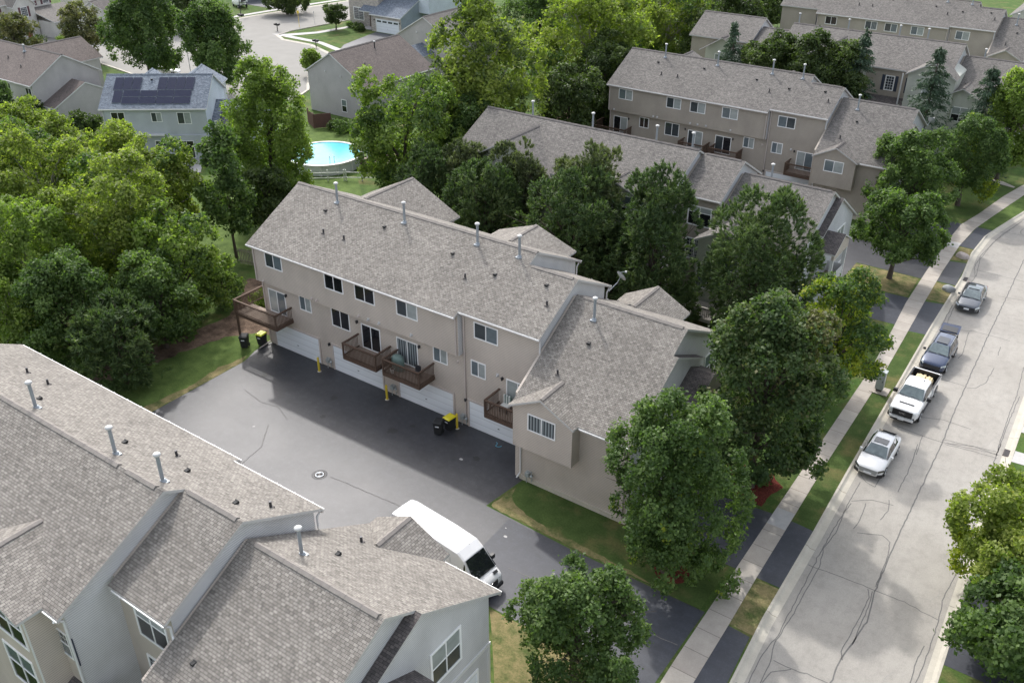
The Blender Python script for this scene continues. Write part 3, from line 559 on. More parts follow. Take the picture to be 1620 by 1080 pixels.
    def balcony(s, x0, x1, yf, yw, zf=2.95, rail=1.08, mat='wood_brown', post=None, ret=None, flm='wood_floor', open_l=False):
        f = MB(); n = int((yw-yf)/.14)
        for i in range(n): a_ = yf+(yw-yf)*i/n; f.box(x0, x1, a_+.004, a_+(yw-yf)/n-.004, zf-.04, zf, flm)
        f.box(x0-.03, x1+.03, yf-.04, yf-.005, zf-.26, zf+.01, mat); f.box(x0-.04, x0-.005, yf-.005, yw, zf-.26, zf+.01, mat); f.box(x1+.005, x1+.04, yf-.005, yw, zf-.26, zf+.01, mat)
        for i in range(4): xx = x0+.2+(x1-x0-.4)*i/3; f.box(xx-.03, xx+.03, yf, yw, zf-.24, zf-.05, mat)
        b = s.part(f, 'balcony'); r = MB(); zt = zf+rail
        def run(p, q):
            p = Vector(p); q = Vector(q); d = q-p; L = d.length; u = d/L; nn = u.cross(Z)
            r.obox(p, u, nn, 0, L, rail-.04, rail, -.07, .07, mat); r.obox(p, u, nn, 0, L, rail-.13, rail-.042, -.02, .02, mat); r.obox(p, u, nn, 0, L, .06, .12, -.02, .02, mat)
            k_ = int(L/.125)
            for i in range(1, k_): c = L*i/k_; r.obox(p, u, nn, c-.018, c+.018, .0, rail-.1, .021, .055, mat)
        run((x0, yf, zf), (x1, yf, zf)); run((x1, yf, zf), (x1, yw, zf)); run((x0, yw if ret is None else ret, zf), (x0, yf, zf))
        for px, py in ((x0, yf), (x1, yf)): r.box(px-.05, px+.05, py-.05, py+.05, zf-.2, zt+.02, mat)
        s.part(r, 'railing', b)
        if post:
            p = MB()
            for px, py in post: p.box(px-.07, px+.07, py-.07, py+.07, 0, zf-.26, mat)
            s.part(p, 'post', b)
def Tm(dx=0, dy=0, sy=1): return Matrix(((1, 0, 0, dx), (0, sy, 0, dy), (0, 0, 1, 0), (0, 0, 0, 1)))

PAL = {'tan': dict(roof='shingle_tan', wall='siding_taupe', side='siding_taupe_skylit', edge='trim_white', cap='ridge_tan', trimc='trim_tan'),
       'grey': dict(roof='shingle_grey', wall='siding_taupe_dark', side='siding_grey_and_skylit', edge='trim_white', cap='ridge_grey', trimc='trim_tan', gable='siding_pale')}
def townhouse(label, T, pal, variant, group='townhouse rows around the parking courts'):
    B = Bld('townhouse_row', label, 'townhouses', T, (-35, 45.8, 0), PAL[pal], group)
    rd = (45.8, 11.75); kN = .5
    hi2 = variant in ('B4',)
    cp = (1.2, .6) if variant == 'B0' else (0, 0)
    if variant == 'B5': B.section(-58.2, -52.1, (40.9, 9.1), (45.8, 11.75), (51.4, 9.0), 41.3, 51.0, cap=cp)
    if variant == 'B4':
        B.section(-60.5, -51.6, (40.05, 8.72), (45.8, 11.9), (50.4, 9.5), 40.5, 50.0, cap=cp); B.section(-51.6, -47.8, (41.5, 8.3), (46.6, 10.9), (50.8, 8.9), 42, 50.2, ins=(0, 0), cap=cp)
        B.section(-47.8, -32.6, (40.05, 8.72), rd, (51.4, 9.0), 40.4, 51.0, ins=(0, 0), low=(40.88, 5.65), cap=cp)
    else: B.section(-52.1, -32.6, (40.05, 8.72), rd, (51.4, 9.0), 40.4, 51.0, ins=(.25, 0), low=(40.88, 5.65), cap=cp if variant != 'B1' else (0, 0))
    B.section(-32.6, -30.1, (40.5, 8.957), rd, (51.4, 9.0), 40.88, 51.0, ins=(0, .25), cap=(0, .5) if variant == 'B0' else (0, 0))
    if hi2: B.section(-30.1, -26.4, (40.5, 8.957), rd, (51.4, 9.0), 40.88, 51.0, ins=(-.25, .25))
    else: B.section(-30.1, -26.4, (40.5, 8.955), (44.8, 11.23), (49.15, 9.05), 40.88, 48.7, ins=(-.25, .25), cap=(.25, .35))
    kr = (10.25-6.05)/(44.7-37.65)
    B.section(-26.4, -18.75, (37.65, 6.05), (44.7, 10.25), (50.9, 7.05), 38.3, 50.5, ins=(-.2, .3), cap=(.5, .3))
    # lean-to strip on the street end wall
    zA = 6.05+kr*(43.0-37.65)
    B.roof.slab([(-18.75, 37.65, 6.05), (-18.42, 37.65, 6.05), (-18.42, 43.0, zA), (-18.75, 43.0, zA)], .15, B.pal['roof'], 'trim_white')
    B.roof.slab([(-19.03, 43.0, zA-.02), (-18.42, 43.0, zA-.02), (-18.42, 47.0, zA-1.95), (-19.03, 47.0, zA-1.95)], .12, 'shingle_dark', 'trim_white')
    B.wall.prism([(38.3, 0), (46.9, 0), (46.9, zA-2.05), (43.0, zA-.15), (38.3, 6.05+kr*.65-.14)], -19.04, -18.65, B.pal['wall'], B.pal['side'])
    # dormer bay on the garage side of the end unit
    gsv = B.pal.get('gable'); B.pal = dict(B.pal); B.pal['gable'] = B.pal['wall']; B.gable(-24.1, 7.27, 2.3, 6.07, 37.15, 37.42, -1, (44.7, 10.25), kr, floor=3.15); B.pal['gable'] = gsv or B.pal['wall']
    # front cross gables
    gl = {'B2': [(-45.6, 11.3, 4.6, 8.75, 51.9, 51.35), (-34.7, 10.0, 3.4, 8.75, 52.2, 51.8)], 'B4': [(-40.4, 11.2, 4.5, 8.8, 52.4, 51.8), (-28.2, 10.7, 2.9, 9.05, 53.0, 52.4)]}.get(variant, [(-48.4, 10.2, 4.8, 7.9, 54.8, 54.3), (-34.6, 10.2, 3.4, 9.0, 52.5, 52.1)])
    for xc, zr, hw, ze, yf, yw in gl:
        B.gable(xc, zr, hw, ze, yf, yw, 1, rd, kN)
    if variant == 'B4': B.gable(-55.2, 9.9, 2.6, 8.3, 51.6, 51.1, 1, (45.8, 11.9), .52)
    if variant != 'B0': B.gable(-24.5, 8.15, 2.5, 6.85, 52.5, 52.0, 1, (44.7, 10.25), .516)
    # gutters and downspouts
    B.gutter(-52.1 if variant != 'B4' else -47.8, -32.6, 40.05, 8.72); B.gutter(-32.58, -26.4, 40.5, 8.957); B.gutter(-21.7, -18.42, 37.65, 6.05)
    B.gutter(-31.1, -30.1, 51.4, 9.0, 1); B.gutter(-29.8, -26.4, 51.4 if hi2 else 49.15, 9.0 if hi2 else 9.05, 1)
    B.spout([(-32.75, 40.0, 8.6), (-32.75, 40.33, 8.35), (-32.75, 40.33, 5.7)]); B.spout([(-32.45, 40.5, 8.8), (-32.45, 40.82, 8.5), (-32.45, 40.82, .2)])
    B.spout([(-26.55, 40.45, 8.85), (-26.55, 40.8, 8.6), (-26.55, 40.8, 7.1), (-26.35, 40.4, 6.9)], 'vinyl_white')
    B.spout([(-51.8, 40.0, 8.6), (-51.8, 40.33, 8.3), (-51.8, 40.33, 5.75), (-51.8, 40.8, 5.5), (-51.8, 40.8, .2), (-51.8, 39.6, .08)])
    B.spout([(-18.9, 37.6, 5.95), (-18.9, 38.22, 5.7), (-18.9, 38.22, .1)]); B.spout([(-26.15, 38.22, 3.1), (-26.15, 38.22, .5), (-26.3, 38.0, .15)], 'vinyl_white')
    if not hi2: B.spout([(-26.5, 49.2, 8.95), (-26.55, 48.85, 8.6), (-26.55, 48.85, 8.1), (-26.2, 49.0, 7.9)], 'vinyl_white')
    B.spout([(-30.25, 51.5, 8.9), (-30.3, 51.12, 8.6), (-30.3, 51.12, 3.9), (-30.3, 51.5, 3.7)], 'vinyl_white')
    # corner boards
    for x, y, z0, z1 in ((-30.36, 50.995, 3.6, 8.75), (-26.66, 40.875, 0, 0), (-31.45, 52.095, 3.4, 8.85)):
        if z1: q_ = MB(); q_.box(x-.16, x, y, y+.03, z0, z1, 'vinyl_white'); B.part(q_, 'corner_board')
    B.trim.box(-18.652, -18.60, 38.25, 46.85, 3.05, 3.25, 'vinyl_white')
    B.trim.box(-18.652, -18.60, 38.3, 38.45, 0, 3.05, 'vinyl_white')
    G = 'glass_dark'; L = 'glass_blind'; K = 'glass_black'; Mi = 'glass_mid'; C = 'glass_curtain'
    vs = {'B1': [(G, Mi), (K, K), (K, K), (G, L), (G, Mi)], 'B3': [(Mi, L), (G, L), ('glass_dark', L), (Mi, L), (Mi, G)]}.get(variant, [(K, K), (G, C), (G, Mi), (Mi, L), (Mi, L)])
    for (a_, b_), pn, yy in zip(((-50.6, -48.8), (-44.5, -42.7), (-41.6, -39.75), (-37.8, -35.95), (-31.65, -29.75)), vs, (40.4,)*4+(40.88,)):
        if variant == 'B4' and a_ < -46: continue
        B.window((a_, yy, 7.17), (1, 0, 0), (0, -1, 0), b_-a_, 1.2, pn)
    S = (1, 0, 0); F = (0, -1, 0); y = 40.88
    v2 = variant == 'B1'
    B.window((-51.35, y, 3.02), S, F, 1.86, 1.95, (L, Mi) if v2 else (K, L), 'sliding_door'); B.window((-47.95, y, 4.18), S, F, 1.22, 1.2, (Mi, L) if v2 else (K, K)); B.window((-44.67, y, 3.88), S, F, 1.8, 1.5, (K, K) if v2 else (G, G))
    B.window((-41.75, y, 3.02), S, F, 1.8, 1.98, (K, K) if v2 else (G, L), 'sliding_door'); B.window((-38.43, y, 3.02), S, F, 1.9, 1.98, (C, C) if v2 else (G, K), 'sliding_door'); B.window((-35.16, y, 4.24), S, F, 1.24, 1.18, (Mi, L))
    B.window((-31.96, y, 4.26), S, F, 1.22, 1.18, (Mi, L)); B.window((-29.1, y, 3.02), S, F, 1.8, 1.98, (L, Mi), 'sliding_door')
    B.window((-25.1, 37.42, 4.66), S, F, 1.95, 1.2, (C, C) if v2 else (Mi, L))
    for a_, b_ in ((-51.1, -46.35), (-44.85, -40.0), (-38.4, -33.55), (-32.15, -27.3)): B.garage(a_, b_, y)
    B.balcony(-53.5, -48.95, 39.2, y, post=[(-53.45, 39.25)], ret=42.2); B.balcony(-42.1, -39.05, 39.25, y); B.balcony(-38.35, -35.15, 39.25, y); B.balcony(-29.65, -26.7, 39.25, y)
    B.found.box(-26.2, -18.64, 38.18, 38.297, 0, .32, 'concrete_foundation')
    for x, z in ((-47.4, 0), (-40.9, 0), (-34.5, 0), (-31.1, -.1)): B.pipe(x, 45.15, 11.38)
    B.pipe(-24.45, 43.6, 9.55)
    for x, yv, k_ in ((-47.77, 44.26, 0), (-46.5, 42.63, 1), (-44.5, 42.65, 1), (-42.1, 44.38, 0), (-35.7, 44.0, 0), (-33.7, 42.7, 1), (-31.85, 43.5, 0), (-28.1, 43.85, 0), (-27.3, 42.65, 1)): B.vent(x, yv, rd[1]-.527*(45.8-yv), k_)
    B.vent(-23.9, 42.15, 8.73, 0); B.vent(-24.7, 39.95, 7.42, 1); B.vent(-24.9, 49.2, 7.9, 0)
    for x, z in ((-52.0+.9, 5.85), (-46.0, 5.88), (-45.5, 5.88), (-41.4, 5.9), (-40.5, 5.9), (-39.5, 5.92), (-36.6, 5.95)): B.wvent(x, 40.4, z, mat='cap_white' if x > -41 or variant != 'B1' else 'trim_tan')
    B.wvent(-29.8, y, 5.0); B.wvent(-33.0, y, 4.9, mat='trim_tan')
    for x, z in ((-49.35, 4.9), (-42.1, 5.0), (-36.35, 4.9), (-29.4, 4.9), (-45.2, 2.1), (-38.75, 2.1), (-32.45, 2.1)): B.wlight(x, y, z)
    # gas meters with their pipework
    for x, yy in ((-45.35, y), (-38.95, y), (-32.6, y), (-25.5, 38.3)):
        m = MB(); m.box(x-.16, x+.12, yy-.32, yy-.12, .55, .85, 'grey_box'); m.lathe((x+.28, yy-.22, .6), [(.05, 0), (.11, .04), (.11, .1), (.04, .14)], 'grey_box', 10)
        for p, q in (((x-.1, yy-.2, 0), (x-.1, yy-.2, .55)), ((x+.28, yy-.2, .7), (x+.28, yy-.2, 1.0)), ((x-.05, yy-.22, .85), (x-.05, yy-.22, 1.0)), ((x-.05, yy-.22, 1.0), (x+.28, yy-.22, 1.0)), ((x+.28, yy-.2, .55), (x+.28, yy-.2, .2)), ((x+.28, yy-.2, .3), (x+.28, yy, .3))): m.tube(p, q, .025, .025, 'grey_box', 6)
        B.part(m, 'gas_meter')
    # front windows
    F2 = (0, 1, 0); U2 = (-1, 0, 0); GB = ('glass_blind', 'glass_black')
    yN2 = 51.0 if hi2 else 48.7
    if variant == 'B4':
        for xx in (-33.4, -30.6): B.window((xx+.8, 51.0, 6.3), U2, F2, 1.1, 1.8, ('glass_grid',), shutters='shutter_navy')
        B.window((-27.2, 52.4, 6.2), U2, F2, 1.8, 1.7, (GB, GB), cross=.5); B.window((-54.0, 51.1, 5.7), U2, F2, 2.2, 2.0, (GB, GB), cross=.5)
        B.roof.slab([(-36.2, 51.0, 5.6), (-31.0, 51.0, 5.6), (-31.0, 53.4, 4.6), (-36.2, 53.4, 4.6)], .12, 'shingle_dark', 'trim_white'); B.roof.slab([(-31.0, 51.0, 5.6), (-29.2, 51.0, 5.6), (-29.2, 53.4, 4.6), (-31.0, 53.4, 4.6)], .12, 'shingle_dark', 'trim_white')
        B.window((-23.4, 52.0, 4.2), U2, F2, 1.9, 1.7, (GB, GB), cross=.5)
    else:
        B.window((-27.2, yN2, 6.35), U2, F2, 2.15, 1.75, ((L, K), (L, K)), cross=.68, fr=.1, shutters=None); B.window((-27.6, yN2, 3.3), U2, F2, 1.7, 1.9, ('glass_grid', 'glass_grid'), fr=.1)
        B.window((-30.72, 51.0, 5.95), U2, F2, 1.0, 1.5, (('glass_grid', 'glass_mid'),), cross=.5, shutters='shutter_navy'); 
        B.window((-31.85, gl[1][5], 6.75), U2, F2, 2.3, 2.1, ((Mi, K), (Mi, K)), cross=.5, fr=.1); B.window((-32.1, gl[1][5], 3.6), U2, F2, 2.3, 2.3, ((Mi, K), (Mi, K)), cross=.55, fr=.1)
        B.window((-46.5, gl[0][5], 5.2), U2, F2, 2.2, 1.9, (GB, GB), cross=.5); B.window((-42.5, 51.0, 6.2), U2, F2, 1.8, 1.6, (G, Mi)); B.window((-38.9, 51.0, 6.2), U2, F2, 1.2, 1.6, (G,)) if variant != 'B2' else None
        B.roof.slab([(-31.4, 51.0, 4.55), (-30.1, 51.0, 4.55), (-30.1, 53.1, 3.55), (-31.4, 53.1, 3.55)], .12, 'shingle_dark', 'trim_white')
        B.roof.slab([(-30.1, 51.0, 4.55), (-28.9, 50.2, 4.0), (-28.9, 53.1, 3.5), (-30.1, 53.1, 3.55)], .12, 'shingle_dark', 'trim_white')
        B.wall.box(-31.3, -29.0, 51.01, 52.6, 0, 3.3, B.pal['wall'])
        B.window((-23.2, 52.0 if variant != 'B0' else 50.5, 3.6), U2, F2, 2.2, 2.2, ((Mi, K), (Mi, K)), cross=.5)
        if variant == 'B2':
            B.window((-25.1, 50.5, 2.6), U2, F2, 0.01+.0, .01, (K,)) if False else None
            B.window((-24.7, 52.02, .9+1.7), U2, F2, 1.9, 2.1, (K, C), 'sliding_door')
            B.balcony(-28.1, -24.0, -54.2, -52.0, zf=2.4, mat='wood_weathered', flm='wood_weathered') if False else None
    # street end: windows, porch
    S3 = (0, 1, 0); F3 = (1, 0, 0)
    B.window((-19.05, 48.6, 4.3), S3, F3, 1.9, 2.0, (('glass_mid', K), ('glass_mid', K)), cross=.5, fr=.1)
    B.window((-18.65, 40.35, 4.1), S3, F3, 2.1, 2.1, (('glass_blind', 'glass_dark'), ('glass_blind', 'glass_dark')), cross=.5, fr=.12)
    B.window((-18.65, 39.2, .05), S3, F3, 2.6, 2.3, ('garage_white',), 'door', fr=.12)
    p = MB(); p.slab([(-19.0, 45.5, 7.3), (-17.1, 45.5, 7.3), (-17.1, 43.4, 6.25), (-19.0, 43.4, 6.25)], .12, 'shingle_dark', 'trim_white'); p.slab([(-19.0, 45.5, 7.3), (-17.1, 45.5, 7.3), (-17.1, 47.6, 6.25), (-19.0, 47.6, 6.25)], .12, 'shingle_dark', 'trim_white')
    pr = B.part(p, 'porch_roof'); p = MB(); p.prism([(43.7, 5.6), (47.3, 5.6), (47.3, 6.25), (45.5, 7.12), (43.7, 6.25)], -17.45, -17.25, 'siding_taupe', None); p.box(-18.6, -17.46, 43.7, 43.85, 5.6, 6.2, 'siding_taupe')
    for yy in (43.75, 47.1): p.box(-17.5, -17.25, yy-.02, yy+.2, .0, 5.6, 'vinyl_white')
    B.part(p, 'porch_frame'); p = MB(); p.box(-18.6, -17.3, 43.8, 47.2, 2.9, 3.1, 'wood_floor'); p.box(-18.6, -17.3, 43.8, 43.86, 3.1, 4.0, 'vinyl_white'); p.box(-17.35, -17.3, 43.9, 47.1, 3.1, 4.0, 'vinyl_white'); B.part(p, 'porch_floor')
    if variant in ('B1', 'B3'):   # satellite dish
        x0, y0, z0 = (-26.6, 50.0, 8.6) if variant == 'B1' else (-18.9, 50.6, 6.9)
        m = MB(); c = Vector((x0+.35, y0+.1, z0+.75)); ax = Vector((.35, .8, .5)).normalized(); a1 = ax.orthogonal().normalized(); a2 = ax.cross(a1); n = 18; P = [c]; rings = 3
        for r_ in range(1, rings+1):
            for i in range(n): t = 2*PI*i/n; P.append(c+(a1*math.cos(t)+a2*math.sin(t)*.88)*.46*r_/rings+ax*.10*(r_/rings)**2)
        P2 = [p_-ax*.02 for p_ in P]; fs = [(0, 1+i, 1+(i+1) % n) for i in range(n)]
        for r_ in range(rings-1):
            for i in range(n): fs.append((1+r_*n+i, 1+(r_+1)*n+i, 1+(r_+1)*n+(i+1) % n, 1+r_*n+(i+1) % n))
        m.faces(P, fs, 'metal_galv', True); m.faces(P2, [f[::-1] for f in fs], 'grey_box', True)
        m.tube((x0-.1, y0-.6, z0-.2), (x0+.2, y0, z0+.3), .03, .03, 'metal_galv', 6); m.tube((x0+.2, y0, z0+.3), c, .03, .03, 'metal_galv', 6); m.tube(c-a2*.35, c+ax*.5, .015, .015, 'metal_galv', 5); m.box(c.x+ax.x*.5-.06, c.x+ax.x*.5+.06, c.y+ax.y*.5-.05, c.y+ax.y*.5+.05, c.z+ax.z*.5-.05, c.z+ax.z*.5+.05, 'cap_white')
        B.part(m, 'satellite_dish')
    B.finish(); return B

townhouse('tan roofed townhouse row with four small wooden balconies facing the parking court', Tm(), 'tan', 'B1')
townhouse('nearest townhouse row at the lower left, seen over its tan shingle roofs', Tm(.45, 62.45, -1), 'tan', 'B0')
townhouse('townhouse row behind the round pine trees, with a big cross gable at its left end', Tm(-.2, 116.3, -1), 'grey', 'B2')
townhouse('taupe townhouse row with balconies beyond the second row of roofs', Tm(-.8, 54.25), 'grey', 'B3')
townhouse('townhouse row with dark shutters beside two windows between front gables', Tm(5.4, 170.75, -1), 'grey', 'B4')
townhouse('farthest townhouse row, along the upper right edge of the picture', Tm(4.6, 109.2), 'grey', 'B5')

# ---- detached houses, each in its own frame (x along the house, y its depth)
def frame(ox, oy, deg): return Matrix.Translation((ox, oy, 0))@Matrix.Rotation(math.radians(deg), 4, 'Z')
G = 'glass_dark'; L = 'glass_blind'; K = 'glass_black'; Mi = 'glass_mid'; S = (1, 0, 0); F = (0, -1, 0)
# blue-grey house with solar panels
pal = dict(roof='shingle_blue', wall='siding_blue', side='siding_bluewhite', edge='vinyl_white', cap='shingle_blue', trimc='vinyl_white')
H = Bld('solar_house', 'pale blue house with solar panels on its blue grey roof', 'house', frame(-99.8, 59.3, 36.6), (6, 5, 0), pal)
kk = 2.8/4.7
H.section(-.2, 12.25, (0, 6.1), (4.7, 8.9), (9.4, 6.1), .35, 9.05); H.gutter(-.2, 12.25, 0, 6.1)
H.wall.box(7.0, 12.0, .1, .352, 0, 2.95, 'siding_blue')
H.gable(3.3, 8.2, 2.2, 6.9, 10.4, 10.0, 1, (4.7, 8.9), kk); H.gable(9.2, 8.5, 2.9, 6.7, 11.2, 10.8, 1, (4.7, 8.9), kk)
H.section(12.0, 18.2, (.3, 3.25), (5.2, 5.7), (10.0, 3.25), .7, 9.6, ins=(0, .2)); H.gutter(12.02, 18.2, .3, 3.25)
H.window((1.0, .35, 4.15), S, F, 1.6, 1.5, (K, K)); H.window((5.6, .35, 4.45), S, F, 1.25, 1.15, (G, L)); H.window((8.6, .35, 4.2), S, F, 1.6, 1.4, (G, L))
H.window((5.5, .35, 1.35), S, F, 1.3, .9, (G, G)); H.window((8.4, .1, .15), S, F, 1.7, 2.15, (K, K), 'sliding_door'); H.window((11.0, .1, 1.0), S, F, .9, 1.5, (K,), ); H.window((12.6, .7, 1.0), S, F, 1.6, 1.3, (K, G))
H.spout([(.05, -.05, 6), (.15, .3, 5.7), (.15, .3, .2)], 'vinyl_white')
H.trim.box(.35, 7.0, -.25, .34, 2.95, 3.1, 'vinyl_white')
H.vent(5.25, 3.9, 8.45, 0)
m = MB()
def pan(x0, x1, t0, t1):
    y0, y1 = 4.7*t0, 4.7*t1; z0, z1 = 6.1+2.8*t0+.10, 6.1+2.8*t1+.10
    m.slab([(x0+.035, y0+.03, z0), (x1-.035, y0+.03, z0), (x1-.035, y1-.03, z1), (x0+.035, y1-.03, z1)], .04, 'solar_panel', 'metal_galv', 'metal_dark')
for i in range(3): pan(1.0+i*1.06, 2.06+i*1.06, .52, .88)
for i in range(4): pan(6.1+i*1.06, 7.16+i*1.06, .52, .88)
pan(1.2, 2.26, .15, .5)
for i in range(4): pan(2.3+i*1.98, 4.28+i*1.98, .325, .505); pan(2.3+i*1.98, 4.28+i*1.98, .12, .315)
H.rparts.append((m, 'solar_array'))
m = MB(); m.slab([(13.0, 1.4, 3.9), (16.5, 1.4, 3.9), (16.5, 3.6, 5.0), (13.0, 3.6, 5.0)], .05, 'solar_panel', 'chrome'); H.rparts.append((m, 'solar_array'))
m = MB(); m.box(8.5, 10.0, -.5, .09, 0, .15, 'walk_new'); H.part(m, 'step')
H.finish()
# grey gabled house at left
pal = dict(roof='shingle_brown', wall='siding_cream', side='siding_warm', edge='vinyl_white', cap='ridge_grey', trimc='vinyl_white', gable='siding_cream')
H = Bld('gabled_house', 'grey gabled house with brown roof at the left, two small white vents on its roof', 'house', frame(-133.5, 61.7, 0), (8, 5, 0), pal)
H.section(-.4, 14.9, (0, 5.3), (5.25, 8.3), (10.4, 5.3), .4, 10); H.gutter(-.4, 14.9, 0, 5.3)
H.gable(2.8, 7.3, 4.6, 5.0, 15.6, 15.1, 1, (5.25, 8.3), .58)
H.section(14.6, 17.6, (1.0, 2.6), (6.0, 5.0), (10.6, 2.7), 1.3, 10.3, ins=(0, .15), cap=None)
H.window((12.9, .4, 3.3), S, F, 1.4, 1.5, (K, G)); H.window((8, .4, 3.3), S, F, 1.4, 1.5, (K, G))
H.pipe(7.5, 4.4, 7.9, .9); H.vent(5.6, 3.0, 7.05, 1); H.vent(9.8, 2.2, 6.6, 1)
m = MB(); m.box(-3.0, -1.6, 4.2, 5.6, 0, 7.6, 'siding_bluewhite'); m.lathe((-2.3, 4.9, 7.6), [(.6, 0), (.6, .2), (.3, .25)], 'metal_galv', 12); H.part(m, 'chimney')
m = MB(); m.box(12.6, 14.2, -2.6, .3, 0, 2.0, 'vinyl_white'); H.finish()
# brown-roofed house
pal = dict(roof='shingle_brown', wall='siding_warm', side='siding_warm', edge='vinyl_white', cap='ridge_grey', trimc='vinyl_white', gable='siding_warm')
T4 = Matrix(((0, 1, 0, -91.0), (1, 0, 0, 88.0), (0, 0, 1, 0), (0, 0, 0, 1)))     # local x -> world y, local y -> world x
H = Bld('gabled_house', 'grey gabled house with reddish brown roof beside the swimming pool', 'house', T4, (7, 0, 0), pal)
H.section(-.3, 13.6, (-4.9, 5.4), (0, 8.3), (6.4, 4.55), -4.6, 6.0, cap=(0, 0)); H.gutter(-.3, 13.6, 6.4, 4.55, 1); 
H.window((-.05, 1.3, .7), (0, 1, 0), (-1, 0, 0), .95, 1.7, (('glass_mid', K),), cross=.5)
for yy, zz in ((-1.2, 5.7), (1.6, 5.4)): m = MB(); m.obox((-.05, yy, zz), (0, 1, 0), (-1, 0, 0), -.12, .12, -.12, .12, 0, .12, 'cap_white'); H.part(m, 'dryer_vent')
H.pipe(7.4, 1.0, 7.6, 1.0, 'metal_dark'); H.vent(3.2, 3.0, 6.5, 1)
H.window((8.6, 6.0, 2.4), (1, 0, 0), (0, 1, 0), 1.2, 1.4, (G, L))
H.finish()
# house with stone front and blue garage wing
pal = dict(roof='shingle_blue', wall='siding_steel', side='siding_steel', edge='vinyl_white', cap='shingle_blue', trimc='vinyl_white', gable='siding_bluewhite')
H = Bld('stone_front_house', 'two storey house with stone front and white double garage door beside a blue grey roof', 'house', frame(-123.4, 129.9, 0), (3, 8, 0), pal)
H.section(0, 7.6, (0, 3.05), (8, 6.6), (16, 3.05), .4, 15.6); H.gutter(0, 7.6, 0, 3.05)
H.wall.box(.18, 7.4, .30, .398, 0, 2.8, 'stone_wall')
m = MB(); H.garage(1.5, 6.9, .3, 2.3, True)
H.wall.box(1.4, 9.8, 5.5, 15, 3.2, 8.6, 'siding_bluewhite'); H.section(1.0, 10.2, (5.2, 8.5), (10, 11.2), (15.4, 8.5), 5.6, 15, z0=8.0)
H.window((3.4, 5.5, 5.7), S, F, 2.4, 1.6, ('glass_grid', 'glass_grid'))
H.wall.box(-7.4, .1, 2.6, 14, 0, 8.2, 'stone_wall'); H.section(-7.8, .2, (2.2, 8.1), (8.3, 11.0), (14.4, 8.1), 2.6, 14, z0=8.0)
H.window((-6.3, 2.6, 1.0), S, F, 2.6, 2.3, ('glass_grid', 'glass_grid'), fr=.12); H.window((-6.5, 2.6, 5.4), S, F, 2.6, 1.9, ('glass_grid', 'glass_grid'), fr=.12); H.window((-2.6, 2.6, 5.2), S, F, 1.3, 1.6, ('glass_grid',), fr=.12)
H.roof.slab([(-3.6, 2.59, 3.9), (-.02, 2.59, 3.9), (-.02, 1.2, 3.1), (-3.6, 1.2, 3.1)], .15, 'shingle_blue', 'vinyl_white')
m = MB(); m.box(-2.2, -1.1, 2.59, 2.5, .1, 2.3, 'wood_brown'); H.part(m, 'door'); H.wlight(-.4, 2.6, 2.1); H.wlight(1.0, .3, 2.1); H.wlight(7.2, .3, 2.1)
m = MB(); m.box(-2.9, -.4, .6, 2.58, 0, .15, 'walk_new'); H.part(m, 'step')
H.finish()
# pale house half hidden behind the tall trees
pal = dict(roof='shingle_grey', wall='siding_warm', side='siding_warm', edge='vinyl_white', cap='ridge_grey', trimc='vinyl_white', gable='siding_warm')
T6 = Matrix(((0, 1, 0, -95.5), (1, 0, 0, 112.5), (0, 0, 1, 0), (0, 0, 0, 1)))
H = Bld('gabled_house', 'light grey gable end half hidden behind the tall yellow green tree', 'house', T6, (7, 0, 0), pal)
H.section(-.3, 12, (-5.6, 5.3), (0, 8.5), (5.6, 5.3), -5.2, 5.2); m = MB(); m.obox((-.05, -1.5, 6.0), (0, 1, 0), (-1, 0, 0), -.12, .12, -.12, .12, 0, .12, 'cap_white'); H.part(m, 'dryer_vent')
H.roof.slab([(-3.2, -.5, 4.6), (-.04, -.5, 4.6), (-.04, 2.0, 3.3), (-3.2, 2.0, 3.3)], .12, 'shingle_blue', 'vinyl_white'); H.wall.box(-3.0, -.06, -.4, 1.8, 0, 3.2, 'siding_cream')
H.finish()
# house with red door
pal = dict(roof='shingle_grey', wall='siding_cream', side='siding_cream', edge='vinyl_white', cap='ridge_grey', trimc='vinyl_white', gable='siding_cream')
T3 = frame(-169.3, 84.0, 96)@Matrix(((1, 0, 0, 0), (0, 1, 0, 0), (0, 0, 1, 0), (0, 0, 0, 1)))
H = Bld('red_door_house', 'cream two storey house with a red front door and plum shutters', 'house', T3, (8, 5, 0), pal)
H.section(-3.4, 13.2, (0, 5.9), (5, 8.7), (10, 5.9), .35, 9.6); H.gable(5.9, 8.0, 2.3, 5.6, -2.0, -1.7, -1, (5, 8.7), .56)
H.roof.slab([(7.9, -6.4, 2.9), (15.4, -6.4, 2.9), (15.4, .3, 4.6), (7.9, .3, 4.6)], .15, 'shingle_grey', 'vinyl_white'); H.wall.box(8.2, 15.1, -6.0, .33, 0, 2.75, 'siding_cream'); H.garage(9.5, 14.3, -6.0, 2.2)
H.window((1.2, .35, 3.8), S, F, 1.3, 1.6, (Mi,), shutters='shutter_plum', cross=.5); H.window((5.2, -1.7, 3.7), S, F, 1.3, 1.7, ('glass_grid',), shutters='shutter_plum'); H.window((8.7, .35, 4.9), S, F, .9, 1.0, ('glass_grid',), shutters='shutter_plum'); H.window((11.3, .35, 4.9), S, F, 1.3, 1.0, ('glass_grid',), shutters='shutter_plum')
m = MB(); m.box(5.4, 6.4, -1.74, -1.69, .1, 2.3, 'door_red'); d = H.part(m, 'door'); m = MB(); m.box(5.2, 5.39, -1.76, -1.69, .1, 2.5, 'vinyl_white'); m.box(6.41, 6.6, -1.76, -1.69, .1, 2.5, 'vinyl_white'); m.box(5.2, 6.6, -1.76, -1.69, 2.31, 2.6, 'vinyl_white'); H.part(m, 'frame', d)
